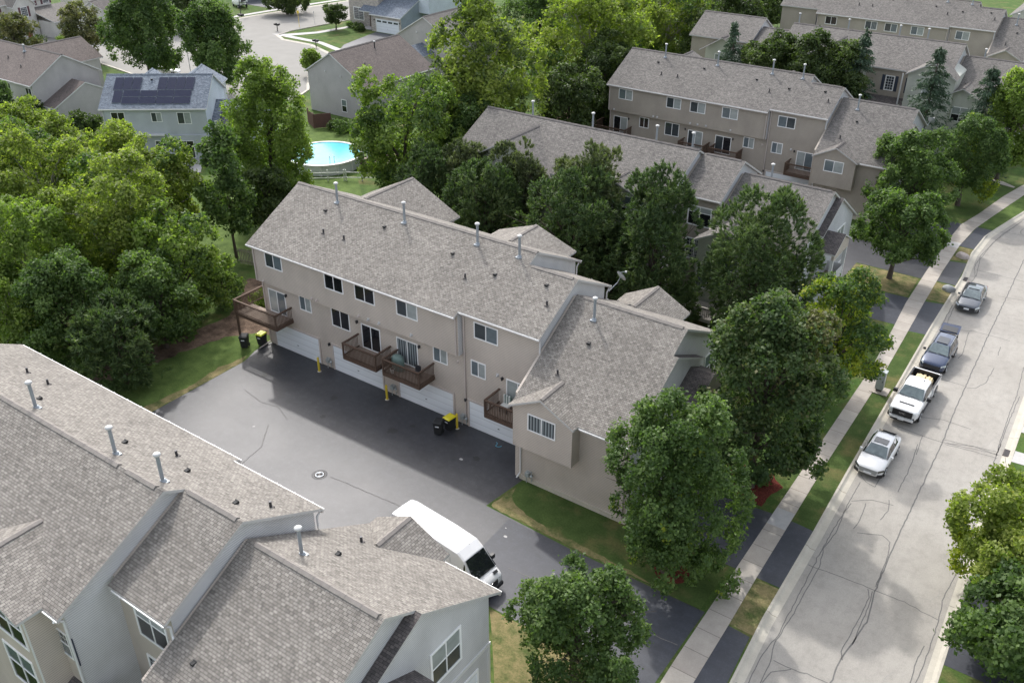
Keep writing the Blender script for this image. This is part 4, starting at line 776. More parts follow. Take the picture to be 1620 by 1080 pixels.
H.wlight(7.2, -1.7, 2.2); H.finish()
def simple_house(label, T, Lx, D, ze, zr, pal, wins, extra=None, name='house'):
    H = Bld(name, label, 'house', T, (Lx/2, D/2, 0), pal); H.section(-.3, Lx+.3, (-.35, ze), (D/2, zr), (D+.35, ze), 0, D)
    for w_ in wins: H.window(*w_)
    if extra: extra(H)
    H.finish()
pw = dict(roof='shingle_dark', wall='siding_cream', side='siding_cream', edge='vinyl_white', cap='shingle_dark', trimc='vinyl_white')
simple_house('pale house wall with small windows behind the small olive tree at the top left', frame(-180, 104, 20), 16, 11, 6.2, 9.2, pw, [((2, 0, 4.4), S, F, 1.2, 1.1, (Mi,)), ((5.2, 0, 4.3), S, F, 1.4, 1.0, (G,)), ((8, 0, 4.3), S, F, 1.2, 1.0, (G,))])
simple_house('cream bungalow with a dark roof between the two big street trees', frame(-168, 104, -62), 9, 8, 3.4, 6.0, pw, [((3, 0, 1), S, F, 1.3, 1.2, (G,))])
pb = dict(roof='shingle_dark', wall='siding_grey_and_skylit', side='siding_cream', edge='vinyl_white', cap='shingle_dark', trimc='vinyl_white')
def gx(H): H.garage(2, 6.5, 0, 2.3)
simple_house('house with an open garage door at the top edge beside a white van', frame(-166, 136, 60), 14, 9, 5.2, 8.4, pb, [((9, 0, 3.4), S, F, 1.3, 1.2, (G,))], gx)
pt = dict(roof='shingle_grey', wall='siding_pale', side='siding_pale', edge='vinyl_white', cap='ridge_grey', trimc='vinyl_white')
T7 = Matrix(((0, 1, 0, -22.5), (1, 0, 0, 166.0), (0, 0, 1, 0), (0, 0, 0, 1)))
simple_house('pale green gable with one white window in the upper right corner', T7, 12, 11, 8.6, 11.8, pt, [((0, 3.2, 6.6), (0, 1, 0), (-1, 0, 0), 1.4, 1.8, (('glass_blind', 'glass_mid'),), 'window', .1, 'vinyl_white', .5)])
# ------------------------------------------------------------------ vehicles (local frame: +x forward, z up)
def vpart(mb, name, parent, label=None):
    o = mb.build(name, None, None, (0, 0, 0)); o.parent = parent; o.location = (0, 0, 0)
    if label: o['label'] = label
    return o
def loft(mb, rings, mat, smooth=True, closed=False):
    n = len(rings[0]); P = [p for r in rings for p in r]; fs = []
    for k_ in range(len(rings)-1):
        for i in range(n-1): fs.append((k_*n+i, k_*n+i+1, (k_+1)*n+i+1, (k_+1)*n+i))
        fs.append((k_*n+n-1, k_*n, (k_+1)*n, (k_+1)*n+n-1))
    mb.faces(P, fs, mat, smooth); mb.faces(P, [list(range(n))[::-1], [(len(rings)-1)*n+i for i in range(n)]], mat)
def fixn(o, sub=0, bev=0):
    import bmesh
    bm = bmesh.new(); bm.from_mesh(o.data); bmesh.ops.remove_doubles(bm, verts=bm.verts, dist=.0005); bmesh.ops.recalc_face_normals(bm, faces=bm.faces); bm.to_mesh(o.data); bm.free()
    if bev: b = o.modifiers.new('bevel', 'BEVEL'); b.width = bev; b.segments = 2; b.limit_method = 'ANGLE'; b.angle_limit = math.radians(28); b.harden_normals = False
    if sub: s_ = o.modifiers.new('sub', 'SUBSURF'); s_.levels = sub; s_.render_levels = sub
def quad_out(mb, pts, mat, off=.012, shrink=.0):
    P = [Vector(p) for p in pts]; c = sum(P, Vector())/len(P); nr = (P[1]-P[0]).cross(P[2]-P[0]).normalized()
    if nr.dot(c-Vector((c.x*.0, 0, .6))) < 0: P = P[::-1]; nr = -nr
    mb.poly([p+(c-p)*shrink+nr*off for p in P], mat)
def wheel(root, x, y, r, wd=.22):
    s_ = 1 if y > 0 else -1; m = MB(); m.tube((x, y-s_*wd, r), (x, y, r), r, r, 'rubber', 20)
    w_ = vpart(m, 'wheel', root); m = MB(); m.tube((x, y-s_*.05, r), (x, y+s_*.012, r), r*.66, r*.62, 'rim', 12); m.tube((x, y, r), (x, y+s_*.03, r), r*.16, r*.1, 'metal_dark', 8)
    for i in range(5):
        t = 2*PI*i/5; m.tube((x+.1*math.cos(t), y+s_*.014, r+.1*math.sin(t)), (x+r*.6*math.cos(t), y+s_*.014, r+r*.6*math.sin(t)), .02, .03, 'chrome', 4)
    vpart(m, 'rim', w_)
def make_vehicle(name, label, cat, loc, deg, group, paint, body, cabin, wheels, wr, glass='glass_car', roofm=None, extra=None, sides=((0, 1),), mirrors=None):
    root = empty(name, loc, label, cat, group, math.radians(deg))
    m = MB(); rings = []
    for x, w_, zb, zt in body:
        zs = zb+(zt-zb)*.58
        rings.append([(x, -w_*.9, zb), (x, -w_*.985, zb+.14), (x, -w_, zs), (x, -w_*.97, zt-.07), (x, -w_*.88, zt), (x, 0, zt+.035), (x, w_*.88, zt), (x, w_*.97, zt-.07), (x, w_, zs), (x, w_*.985, zb+.14), (x, w_*.9, zb)])
    loft(m, rings, paint); b = vpart(m, 'body', root); fixn(b, 1)
    m = MB(); rings = []
    for x, wb, zb, wt, zt in cabin: rings.append([(x, -wb, zb-.06), (x, -wb, zb), (x, -wt, zt-.05), (x, -wt*.86, zt), (x, 0, zt+.03), (x, wt*.86, zt), (x, wt, zt-.05), (x, wb, zb), (x, wb, zb-.06)])
    loft(m, rings, roofm or paint, False); c = vpart(m, 'cabin', root); fixn(c, 0, .05)
    C_ = cabin
    def q(i, j, sh=.06): a_, b_ = C_[i], C_[j]; return [(a_[0], -a_[1]*.93, max(a_[2], a_[4])), (a_[0], a_[1]*.93, max(a_[2], a_[4])), (b_[0], b_[3]*.93, b_[4]), (b_[0], -b_[3]*.93, b_[4])]
    g_ = MB(); P = [Vector(p) for p in q(0, 1)]
    n_ = (P[1]-P[0]).cross(P[3]-P[0]).normalized(); n_ = n_ if n_.x > 0 else -n_
    cc = sum(P, Vector())/4; Q = [p+(cc-p)*.05+n_*.035 for p in P]; g_.poly(Q if (Q[1]-Q[0]).cross(Q[2]-Q[0]).dot(n_) > 0 else Q[::-1], glass)
    vpart(g_, 'windscreen', root)
    wp = MB(); mid = (Q[0]+Q[1])/2; wp.tube(Q[0]*.55+Q[1]*.45+n_*.01, Q[0]*.92+Q[3]*.08+n_*.01, .012, .012, 'metal_dark', 4); wp.tube(Q[0]*.1+Q[1]*.9+n_*.01, Q[0]*.5+Q[1]*.42+Q[2]*.08+n_*.01, .012, .012, 'metal_dark', 4); vpart(wp, 'wiper', root)
    for i, j in sides:
        for sg in (-1, 1):
            a_, b_ = C_[i], C_[j]; ta = (a_[4]-a_[2]); tb = (b_[4]-b_[2])
            P = [Vector((a_[0], sg*a_[1], a_[2]+.03)), Vector((b_[0], sg*b_[1], b_[2]+.03)), Vector((b_[0], sg*b_[3], b_[4]-.07)), Vector((a_[0], sg*a_[3], max(a_[4]-.07, a_[2]+.03)))]
            cc = sum(P, Vector())/4; n_ = Vector((0, sg, .35)).normalized(); Q = [p+(cc-p)*.07+n_*.012 for p in P]
            if (Q[1]-Q[0]).cross(Q[2]-Q[0]).dot(n_) < 0: Q = Q[::-1]
            s_ = MB(); s_.poly(Q, 'glass_car_dark'); vpart(s_, 'side_window', root)
    for x, y in wheels: wheel(root, x, y, wr); wheel(root, x, -y, wr)
    if mirrors:
        x, y, z, sz, mt = mirrors
        for sg in (-1, 1):
            m = MB(); m.box(x-.08*sz, x+.06*sz, sg*y, sg*(y+.2*sz), z-.08*sz, z+.1*sz, mt); o = vpart(m, 'mirror', root); fixn(o, 0, .025)
    if extra: extra(root)
    return root
def bx(root, name, mat, *a_, bev=0, label=None):
    m = MB(); m.box(*a_, mat); o = vpart(m, name, root, label)
    if bev: fixn(o, 0, bev)
    return o
def slant(root, name, mat, pts, t=.015):
    m = MB(); P = [Vector(p) for p in pts]; n_ = (P[1]-P[0]).cross(P[2]-P[0]).normalized(); n_ = n_ if n_.x+n_.z > 0 else -n_
    if (P[1]-P[0]).cross(P[2]-P[0]).dot(n_) < 0: P = P[::-1]
    m.poly([p+n_*t for p in P], mat)
    for i in range(len(P)): a_, b_ = P[i], P[(i+1) % len(P)]; m.poly([a_, b_, b_+n_*t, a_+n_*t], mat)
    return vpart(m, name, root)
CG = 'vehicles parked on the street and in the court'
def rails(root, x0, x1, y, z, mat='chrome'):
    for sg in (-1, 1):
        m = MB(); m.tube((x0, sg*y, z), (x1, sg*y, z), .02, .02, mat, 6); vpart(m, 'roof_rail', root)
def text(root, s, size, loc, rot, mat, name='lettering', ext=.006):
    cu = bpy.data.curves.new(name, 'FONT'); cu.body = s; cu.size = size; cu.extrude = ext; cu.align_x = 'CENTER'; cu.align_y = 'CENTER'; tmp = bpy.data.objects.new('t', cu)
    me = bpy.data.meshes.new_from_object(tmp); bpy.data.objects.remove(tmp); me.materials.clear(); me.materials.append(MATS[mat])
    o = bpy.data.objects.new(name, me); COL.objects.link(o); o.parent = root; o.location = loc; o.rotation_euler = rot; return o

# white hatchback with sunroof
def ex(root):
    slant(root, 'sunroof', 'glass_car_dark', [(.15, -.42, 1.475), (.15, .42, 1.475), (-.42, .42, 1.49), (-.42, -.42, 1.49)])
    slant(root, 'rear_window', 'glass_car_dark', [(-1.25, -.52, 1.47), (-1.25, .52, 1.47), (-1.75, .56, 1.24), (-1.75, -.56, 1.24)], .03)
    slant(root, 'grille', 'rim', [(2.20, -.50, .40), (2.20, .50, .40), (2.13, .60, .66), (2.13, -.60, .66)], .05)
    for sg in (-1, 1):
        slant(root, 'headlight', 'glass_car_dark', [(2.16, sg*.58, .70), (2.19, sg*.60, .58), (1.92, sg*.90, .66), (1.90, sg*.88, .78)], .045)
        slant(root, 'air_intake', 'car_black', [(2.21, sg*.56, .24), (2.22, sg*.60, .46), (2.04, sg*.88, .50), (2.04, sg*.87, .26)], .03)
        bx(root, 'taillight', 'tail_red', -2.2, -2.12, sg*.5, sg*.72, .74, .86)
    bx(root, 'licence_plate', 'plate_white', 2.24, 2.265, -.24, .24, .38, .50)
make_vehicle('parked_car', 'white hatchback with a dark sunroof, parked nearest along the kerb', 'car', (-8.32, 53.3, ZR), -90.5, CG, 'paint_white',
    [(2.2, .66, .25, .55), (2.12, .78, .22, .72), (1.85, .88, .2, .82), (1.3, .9, .2, .94), (.85, .91, .2, .99), (0, .91, .2, 1.0), (-1.2, .91, .2, 1.02), (-1.8, .89, .22, 1.02), (-2.12, .84, .26, .98), (-2.2, .74, .35, .86)],
    [(1.02, .80, .97, .72, .985), (.28, .80, .99, .60, 1.42), (-.5, .80, 1.0, .60, 1.45), (-1.3, .79, 1.01, .56, 1.40), (-2.0, .74, 1.0, .60, 1.04)], [(1.35, .91), (-1.35, .91)], .33, extra=ex, sides=((0, 1), (1, 2), (2, 3)), mirrors=(.72, .88, 1.02, .9, 'paint_white'))
# white pickup
def ex(root):
    for sg in (-1, 1):
        m = MB(); m.box(-3.05, -.92, sg*.99, sg*.90, .62, 1.32, 'paint_white'); m.box(-3.05, -.92, sg*.985, sg*.88, 1.321, 1.35, 'car_black'); m.box(-1.55, -.92, sg*.985, sg*.995, .45, .62, 'paint_white'); o = vpart(m, 'bed_side', root)
        m = MB(); m.tube((-2.02, sg*1.0, .48), (-2.02, sg*1.012, .48), .47, .47, 'car_black', 18); vpart(m, 'wheel_arch', root); m = MB(); m.tube((1.75, sg*.985, .48), (1.75, sg*1.008, .48), .46, .46, 'car_black', 18); vpart(m, 'wheel_arch', root)
        slant(root, 'headlight', 'lamp_lens', [(2.90, sg*.68, .92), (2.90, sg*.68, 1.12), (2.60, sg*.99, 1.14), (2.62, sg*.99, .92)], .03)
        slant(root, 'air_intake', 'car_black', [(2.92, sg*.70, .44), (2.92, sg*.72, .74), (2.74, sg*.97, .76), (2.74, sg*.97, .44)], .03)
        bx(root, 'door_handle', 'chrome', .25, .45, sg*.99, sg*1.02, 1.08, 1.12)
        bx(root, 'running_board', 'metal_dark', -1.0, 1.2, sg*.85, sg*1.04, .42, .47)
    m = MB(); m.box(-3.03, -.92, -.9, .9, .60, .66, 'car_black'); m.box(-3.03, -.92, .86, .899, .66, 1.31, 'car_black'); m.box(-3.03, -.92, -.899, -.86, .66, 1.31, 'car_black'); m.box(-3.029, -3.0, -.86, .86, .66, 1.31, 'car_black'); m.box(-1.0, -.93, -.9, .9, .66, 1.3, 'car_black'); vpart(m, 'bed_floor', root)
    bx(root, 'tailgate', 'paint_white', -3.12, -3.03, -.98, .98, .62, 1.33); bx(root, 'bumper', 'chrome', -3.25, -3.12, -.95, .95, .45, .62)
    slant(root, 'grille', 'car_black', [(2.95, -.66, .72), (2.95, .66, .72), (2.92, .66, 1.16), (2.92, -.66, 1.16)], .05)
    m = MB(); m.box(2.94, 3.06, -.80, .80, .50, .66, 'paint_white'); m.box(2.94, 3.03, -.7, .7, .36, .49, 'car_black'); o = vpart(m, 'bumper', root); bx(root, 'licence_plate', 'plate_white', 3.06, 3.08, -.2, .2, .46, .60)
    m = MB(); m.box(2.10, 2.2, -.5, .5, 1.29, 1.335, 'car_black'); vpart(m, 'hood_vent', root)
    text(root, 'GMC', .2, (3.015, 0, .96), (PI/2, 0, PI/2), 'chrome')
    bx(root, 'third_brake_light', 'tail_red', -.93, -.9, -.15, .15, 1.80, 1.84); bx(root, 'roof_aerial', 'metal_dark', -.5, -.35, .3, .35, 1.93, 2.0)
make_vehicle('pickup_truck', 'white crew cab pickup truck with a black grille, its bed loaded with lumber', 'pickup', (-8.18, 61.2, ZR), -91, CG, 'paint_white',
    [(2.92, .82, .5, 1.08), (2.86, .95, .45, 1.20), (2.5, .99, .42, 1.25), (1.9, 1.0, .42, 1.29), (1.3, 1.0, .42, 1.31), (.4, 1.0, .42, 1.32), (-.6, 1.0, .42, 1.32), (-.9, 1.0, .45, 1.31)],
    [(1.28, .92, 1.30, .80, 1.33), (.62, .93, 1.32, .74, 1.88), (-.2, .93, 1.32, .75, 1.93), (-.82, .93, 1.32, .74, 1.88), (-.93, .92, 1.32, .76, 1.5)], [(1.75, 1.0), (-2.02, 1.0)], .41, extra=ex, sides=((0, 1), (1, 2), (2, 3)), mirrors=(.95, .98, 1.38, 1.5, 'car_black'))
m = MB(); rnd = random.Random(3)
for i in range(7): m.box(-8.75+i*.16, -8.60+i*.16, 62.35+rnd.uniform(-.12, .12), 64.05+rnd.uniform(-.1, .15), .54, .88+.05*(i % 2), 'lumber')
for i in range(3): m.box(-8.7+i*.2, -8.52+i*.2, 62.4+rnd.uniform(-.1, .1), 63.9, .93, .99, 'lumber')
tag(m.build('lumber_stack', None, None, (-8.3, 63.2, .54)), 'pale planks stacked in the open bed of the white pickup', 'lumber')
m = MB(); m.tube((-7.62, 62.5, .68), (-7.66, 64.0, .68), .13, .13, 'lumber', 10); tag(m.build('timber_log', None, None, (-7.6, 63.2, .54)), 'round tan roll lying beside the planks in the pickup bed', 'roll')
# navy crossover with its tailgate up
def ex(root):
    slant(root, 'grille', 'car_black', [(2.33, -.58, .45), (2.33, .58, .45), (2.27, .62, .74), (2.27, -.62, .74)], .03); slant(root, 'bumper_trim', 'car_black', [(2.32, -.8, .24), (2.32, .8, .24), (2.36, .7, .4), (2.36, -.7, .4)], .03)
    for sg in (-1, 1):
        slant(root, 'headlight', 'lamp_lens', [(2.27, sg*.62, .82), (2.30, sg*.62, .70), (2.02, sg*.93, .76), (2.0, sg*.91, .86)], .03)
        
        for xw in (1.42, -1.42): m = MB(); m.tube((xw, sg*.925, .4), (xw, sg*.94, .4), .43, .43, 'car_black', 18); vpart(m, 'wheel_arch', root)
    m = MB(); m.slab([(-1.9, -.7, 1.62), (-2.0, .7, 1.62), (-2.85, .66, 1.92), (-2.75, -.66, 1.92)], .07, 'paint_navy', 'paint_navy', 'car_black'); t = vpart(m, 'tailgate', root); m = MB(); m.slab([(-2.02, -.55, 1.685), (-2.02, .55, 1.685), (-2.55, .52, 1.865), (-2.55, -.52, 1.865)], .02, 'glass_car_dark', 'car_black'); vpart(m, 'rear_window', t)
    m = MB(); m.slab([(-2.76, -.66, 1.93), (-2.86, .66, 1.93), (-3.02, .6, 1.62), (-2.95, -.6, 1.62)], .06, 'paint_navy', 'paint_navy'); vpart(m, 'tailgate_lip', t)
    bx(root, 'cargo_opening', 'car_black', -2.22, -2.17, -.68, .68, .62, 1.4); rails(root, .2, -1.7, .62, 1.66); slant(root, 'sunroof', 'glass_car_dark', [(.1, -.4, 1.63), (.1, .4, 1.63), (-.9, .4, 1.66), (-.9, -.4, 1.66)])
make_vehicle('parked_car', 'dark blue crossover parked with its tailgate raised, behind the pickup', 'car', (-8.2, 68.6, ZR), -90.5, CG, 'paint_navy',
    [(2.34, .7, .3, .62), (2.25, .84, .27, .82), (1.95, .92, .25, .93), (1.3, .93, .25, 1.03), (.8, .93, .25, 1.07), (0, .93, .25, 1.08), (-1.3, .93, .25, 1.10), (-2.0, .91, .28, 1.08), (-2.2, .84, .35, 1.0)],
    [(.98, .84, 1.05, .76, 1.06), (.2, .84, 1.07, .64, 1.57), (-.7, .84, 1.08, .65, 1.61), (-1.7, .83, 1.09, .62, 1.58), (-2.12, .80, 1.06, .62, 1.3)], [(1.42, .93), (-1.42, .93)], .37, extra=ex, sides=((0, 1), (1, 2), (2, 3)), mirrors=(.68, .92, 1.1, 1, 'car_black'))
# dark grey sedan
def ex(root):
    slant(root, 'rear_window', 'glass_car', [(-1.12, -.56, 1.36), (-1.12, .56, 1.36), (-1.72, .66, 1.05), (-1.72, -.66, 1.05)], .03)
    slant(root, 'grille', 'car_black', [(2.3, -.62, .35), (2.3, .62, .35), (2.22, .68, .62), (2.22, -.68, .62)], .03); bx(root, 'licence_plate', 'plate_white', 2.31, 2.335, -.2, .2, .42, .54)
    slant(root, 'sunroof', 'glass_car', [(.05, -.42, 1.405), (.05, .42, 1.405), (-.45, .42, 1.42), (-.45, -.42, 1.42)])
    for sg in (-1, 1):
        slant(root, 'headlight', 'lamp_lens', [(2.24, sg*.64, .66), (2.27, sg*.64, .56), (1.98, sg*.92, .64), (1.96, sg*.90, .73)], .03); bx(root, 'taillight', 'tail_red', -2.34, -2.27, sg*.45, sg*.82, .75, .86)
make_vehicle('parked_car', 'dark grey sedan parked farthest up the street near the storm drain', 'car', (-8.28, 80.1, ZR), -88.5, CG, 'paint_grey',
    [(2.3, .7, .24, .52), (2.2, .83, .2, .68), (1.9, .91, .18, .78), (1.2, .92, .18, .9), (.8, .92, .18, .94), (0, .92, .18, .95), (-1.4, .92, .18, .98), (-1.9, .9, .2, .99), (-2.25, .84, .24, .96), (-2.35, .72, .32, .82)],
    [(1.05, .82, .92, .76, .93), (.15, .82, .94, .62, 1.35), (-.5, .82, .95, .62, 1.38), (-1.1, .81, .97, .60, 1.34), (-1.85, .76, .97, .66, .99)], [(1.4, .92), (-1.4, .92)], .33, extra=ex, sides=((0, 1), (1, 2), (2, 3)), mirrors=(.68, .9, .97, .9, 'paint_grey'))
# long white panel van in the court
def ex(root):
    for sg in (-1, 1):
        slant(root, 'headlight', 'lamp_lens', [(3.36, sg*.62, .80), (3.40, sg*.66, .98), (3.12, sg*.94, 1.04), (3.10, sg*.95, .82)], .02)
        
        for xw in (2.45, -1.9): m = MB(); m.tube((xw, sg*.985, .4), (xw, sg*1.0, .4), .43, .43, 'car_black', 18); vpart(m, 'wheel_arch', root)
        slant(root, 'hood_vent', 'car_black', [(3.22, sg*.42, 1.165), (3.22, sg*.72, 1.155), (3.08, sg*.74, 1.235), (3.08, sg*.42, 1.245)], .03)
        m = MB(); m.box(-3.3, 1.2, sg*.995, sg*1.015, .72, .86, 'grey_box'); vpart(m, 'side_trim', root)
        m = MB(); m.box(1.32, 1.34, sg*.985, sg*.999, .55, 2.3, 'grey_box'); m.box(-.85, -.83, sg*.985, sg*.999, .55, 2.3, 'grey_box'); m.box(-.85, .6, sg*.985, sg*.998, 1.5, 1.52, 'grey_box'); vpart(m, 'door_seam', root)
        bx(root, 'door_handle', 'car_black', 1.0, 1.18, sg*.99, sg*1.02, 1.18, 1.22)
    slant(root, 'grille', 'car_black', [(3.46, -.42, .70), (3.46, .42, .70), (3.40, .46, .96), (3.40, -.46, .96)], .035)
    m = MB(); m.tube((3.44, 0, .88), (3.47, 0, .88), .09, .09, 'chrome', 12); m.tube((3.45, 0, .88), (3.475, 0, .88), .075, .075, 'car_black', 12)
    for t in (PI/2, PI/2+2*PI/3, PI/2+4*PI/3): m.tube((3.478, 0, .88), (3.478, .085*math.cos(t), .88+.085*math.sin(t)), .01, .006, 'chrome', 4)
    vpart(m, 'emblem', root)
    m = MB(); m.box(3.28, 3.5, -.88, .88, .30, .58, 'car_black'); o = vpart(m, 'bumper', root); fixn(o, 0, .07); bx(root, 'licence_plate', 'plate_white', 3.50, 3.515, -.24, .24, .40, .52)
    m = MB(); m.tube((1.75, .1, 2.66), (1.60, .1, 2.82), .012, .008, 'car_black', 5); vpart(m, 'roof_aerial', root)
make_vehicle('panel_van', 'long white high roof panel van parked in the court lane', 'van', (-25.05, 29.35, .01), -5.0, CG, 'paint_white',
    [(3.42, .8, .4, .85), (3.36, .93, .35, 1.02), (3.15, .98, .32, 1.16), (2.9, .99, .32, 1.28), (2.6, .99, .32, 1.38), (1.2, .99, .32, 1.40), (-1, .99, .32, 1.40), (-3.1, .99, .32, 1.40), (-3.4, .97, .35, 1.38)],
    [(2.92, .93, 1.27, .86, 1.30), (2.15, .97, 1.36, .80, 2.30), (1.65, .98, 1.38, .80, 2.62), (.2, .98, 1.38, .82, 2.70), (-2.9, .98, 1.38, .82, 2.70), (-3.3, .97, 1.38, .80, 2.62), (-3.42, .95, 1.38, .84, 2.3)], [(2.45, .985), (-1.9, .985)], .36, glass='glass_car_dark', extra=ex, sides=((0, 1),), mirrors=(2.45, .98, 1.5, 1.5, 'car_black'))
# far vehicles
def far_car(label, loc, deg, paint, name='parked_car'):
    make_vehicle(name, label, 'car', loc, deg, CG, paint, [(2.2, .66, .25, .55), (2.12, .78, .22, .72), (1.3, .9, .2, .94), (.85, .91, .2, .99), (-1.8, .89, .22, 1.02), (-2.2, .74, .35, .86)],
        [(1.02, .80, .97, .72, .985), (.28, .80, .99, .60, 1.40), (-1.1, .80, 1.0, .60, 1.42), (-1.9, .74, 1.0, .60, 1.04)], [(1.35, .91), (-1.35, .91)], .33, sides=((0, 1), (1, 2)), mirrors=(.72, .88, 1.02, .9, paint))
far_car('silver white car parked behind the solar panel house under a street tree', (-127.5, 88.0, .02), 37, 'paint_offwhite')
far_car('pale car half hidden behind the bright green tree by the cul-de-sac', (-103.3, 84.0, .03), 70, 'paint_offwhite')
make_vehicle('panel_van', 'white van on the driveway at the top edge of the picture', 'van', (-161, 131.5, .03), 160, CG, 'paint_offwhite', [(2.4, .85, .3, .95), (1.9, .95, .3, 1.2), (1.3, .97, .3, 1.3), (-2.4, .97, .3, 1.3)], [(1.5, .9, 1.25, .8, 1.3), (.8, .95, 1.3, .8, 2.0), (-2.3, .95, 1.3, .8, 2.0), (-2.45, .9, 1.3, .8, 1.6)], [(1.5, .95), (-1.5, .95)], .35, sides=((0, 1),))

# ------------------------------------------------------------------ small objects
def bin_(loc, deg, lid, label):
    r = empty('wheelie_bin', loc, label, 'bin', 'wheeled refuse bins', math.radians(deg)); m = MB(); rings = []
    for z, w_, d in ((.06, .23, .24), (.12, .25, .27), (.9, .29, .34), (1.0, .31, .37)): rings.append([(-d, -w_, z), (d*.9, -w_, z), (d*.9, w_, z), (-d, w_, z)])
    loft(m, rings, 'black_plastic', False); b = vpart(m, 'body', r); fixn(b, 0, .025)
    m = MB(); rings = [[(-.40, -.32, 1.0), (.37, -.32, 1.0), (.37, .32, 1.0), (-.40, .32, 1.0)], [(-.40, -.32, 1.04), (.37, -.32, 1.04), (.37, .32, 1.04), (-.40, .32, 1.04)], [(-.33, -.25, 1.11), (.26, -.25, 1.10), (.26, .25, 1.10), (-.33, .25, 1.11)]]
    loft(m, rings, lid, False); l_ = vpart(m, 'lid', r); fixn(l_, 0, .02); m = MB(); m.tube((-.44, -.24, 1.0), (-.44, .24, 1.0), .02, .02, 'black_plastic', 6); vpart(m, 'handle', r)
    for sg in (-1, 1): m = MB(); m.tube((-.28, sg*.22, .13), (-.28, sg*.28, .13), .13, .13, 'rubber', 12); vpart(m, 'wheel', r)
    m = MB(); m.box(.306, .318, -.13, .13, .72, .80, 'plate_white'); s_ = vpart(m, 'sticker', r)
bin_((-52.95, 39.15, 0), -60, 'black_plastic', 'black lidded bin standing under the large corner balcony')
bin_((-52.1, 40.15, 0), -80, 'lid_lime', 'bin with a lime green lid in front of the wall corner')
bin_((-33.35, 38.95, .01), -70, 'black_plastic', 'black lidded bin in the court beside the yellow lidded one')
bin_((-33.05, 39.75, .01), -95, 'lid_yellow', 'bin with a bright yellow lid next to the garage door')
for x, y, lb in ((-45.65, 39.95, 'first yellow bollard, beside the leftmost garage door'), (-38.98, 40.05, 'yellow bollard under the gap of the two middle balconies'), (-32.72, 40.15, 'yellow bollard beside the yellow lidded bin')):
    r = empty('bollard', (x, y, .01), lb, 'bollard', 'yellow bollards guarding the gas meters'); m = MB(); m.lathe((0, 0, 0), [(.085, 0), (.085, 1.15), (.075, 1.2), (.04, 1.23)], 'bollard_yellow', 14); vpart(m, 'post', r); m = MB(); m.lathe((0, 0, 0), [(.16, 0), (.13, .03), (.09, .035)], 'concrete_foundation', 12); vpart(m, 'footing', r)
# manhole
r = empty('manhole', (-36.75, 31.15, .012), 'round catch basin grate set in a patched ring in the court', 'manhole'); m = MB(); m.lathe((0, 0, 0), [(.50, 0), (.49, .006), (.36, .006)], 'asphalt_patch', 24); m.lathe((0, 0, .004), [(.345, 0), (.345, .014), (.28, .015)], 'iron', 24); vpart(m, 'ring', r)
m = MB(); m.lathe((0, 0, .02), [(.28, 0), (.28, .006)], 'metal_galv', 20)
for i in range(8): t = PI*i/8+.2; m.tube((.26*math.cos(t), .26*math.sin(t), .034), (-.26*math.cos(t), -.26*math.sin(t), .034), .014, .014, 'iron', 4)
vpart(m, 'grate', r)
# storm drains at the kerb
for x, y, lb in ((-9.72, 84.7, 'rusty storm drain at the kerb beyond the dark grey sedan'), (-1.52, 59.0, 'storm drain grate in the right hand kerb'), (-8.72, 31.0, 'storm drain at the bottom end of the left kerb')):
    r = empty('storm_drain', (x, y, ZR+.02), lb, 'drain', 'storm drains in the kerbs'); m = MB(); m.box(-.22, .22, -.42, .42, -.01, .025, 'iron')
    vpart(m, 'frame', r); m = MB()
    for i in range(7): m.box(-.17, .17, -.36+i*.11, -.31+i*.11, .026, .034, 'car_black')
    vpart(m, 'grate', r)
# balcony furniture
r = empty('covered_grill', (-37.7, 40.1, 2.96), 'grill under a dull green cover on the third balcony', 'grill'); m = MB(); rings = []
for z, a_, b_ in ((.02, .48, .30), (.5, .50, .32), (.85, .52, .34), (1.05, .42, .28), (1.15, .25, .16)): rings.append([(a_*math.cos(t)*(1+.06*math.sin(5*t+z*3)), b_*math.sin(t)*(1+.05*math.cos(7*t)), z) for t in np.linspace(0, 2*PI, 13)[:-1]])
loft(m, rings, 'bbq_cover', True); vpart(m, 'cover', r)
m = MB(); m.tube((0, 0, .87), (0, .01, .9), .53, .53, 'bbq_cover', 12); 
r = empty('folding_chair', (-36.0, 40.0, 2.96), 'small dark chair behind the railing of the third balcony', 'chair'); m = MB(); m.box(-.24, .24, -.22, .22, .40, .44, 'metal_dark'); vpart(m, 'seat', r); m = MB(); m.box(-.24, .24, .19, .23, .45, .9, 'metal_dark'); vpart(m, 'backrest', r)
for sx in (-.2, .2):
    for sy in (-.18, .18): m = MB(); m.tube((sx, sy, 0), (sx, sy, .4), .015, .015, 'metal_dark', 5); vpart(m, 'leg', r)
r = empty('flower_pot', (-37.75, 39.5, 2.96), 'small pale pot standing at the third balcony railing', 'pot'); m = MB(); m.lathe((0, 0, 0), [(.10, 0), (.15, .3), (.16, .34)], 'cushion', 12); vpart(m, 'pot', r); m = MB(); m.lathe((0, 0, .3), [(.14, 0), (.12, .05), (.02, .07)], 'soil', 10); vpart(m, 'soil', r)
r = empty('deck_chair', (-28.75, 40.25, 2.96), 'striped cushion chair on the small balcony nearest the end unit', 'chair'); m = MB(); m.box(-.3, .3, -.3, .28, .35, .45, 'cushion'); vpart(m, 'seat', r); m = MB()
for i in range(6): m.box(-.3+i*.1, -.2+i*.1, .2, .3, .45, 1.05, 'cushion' if i % 2 == 0 else 'bbq_cover')
vpart(m, 'backrest', r)
for sx in (-.27, .27):
    for sy in (-.27, .25): m = MB(); m.box(sx-.02, sx+.02, sy-.02, sy+.02, 0, .35, 'metal_dark'); vpart(m, 'leg', r)
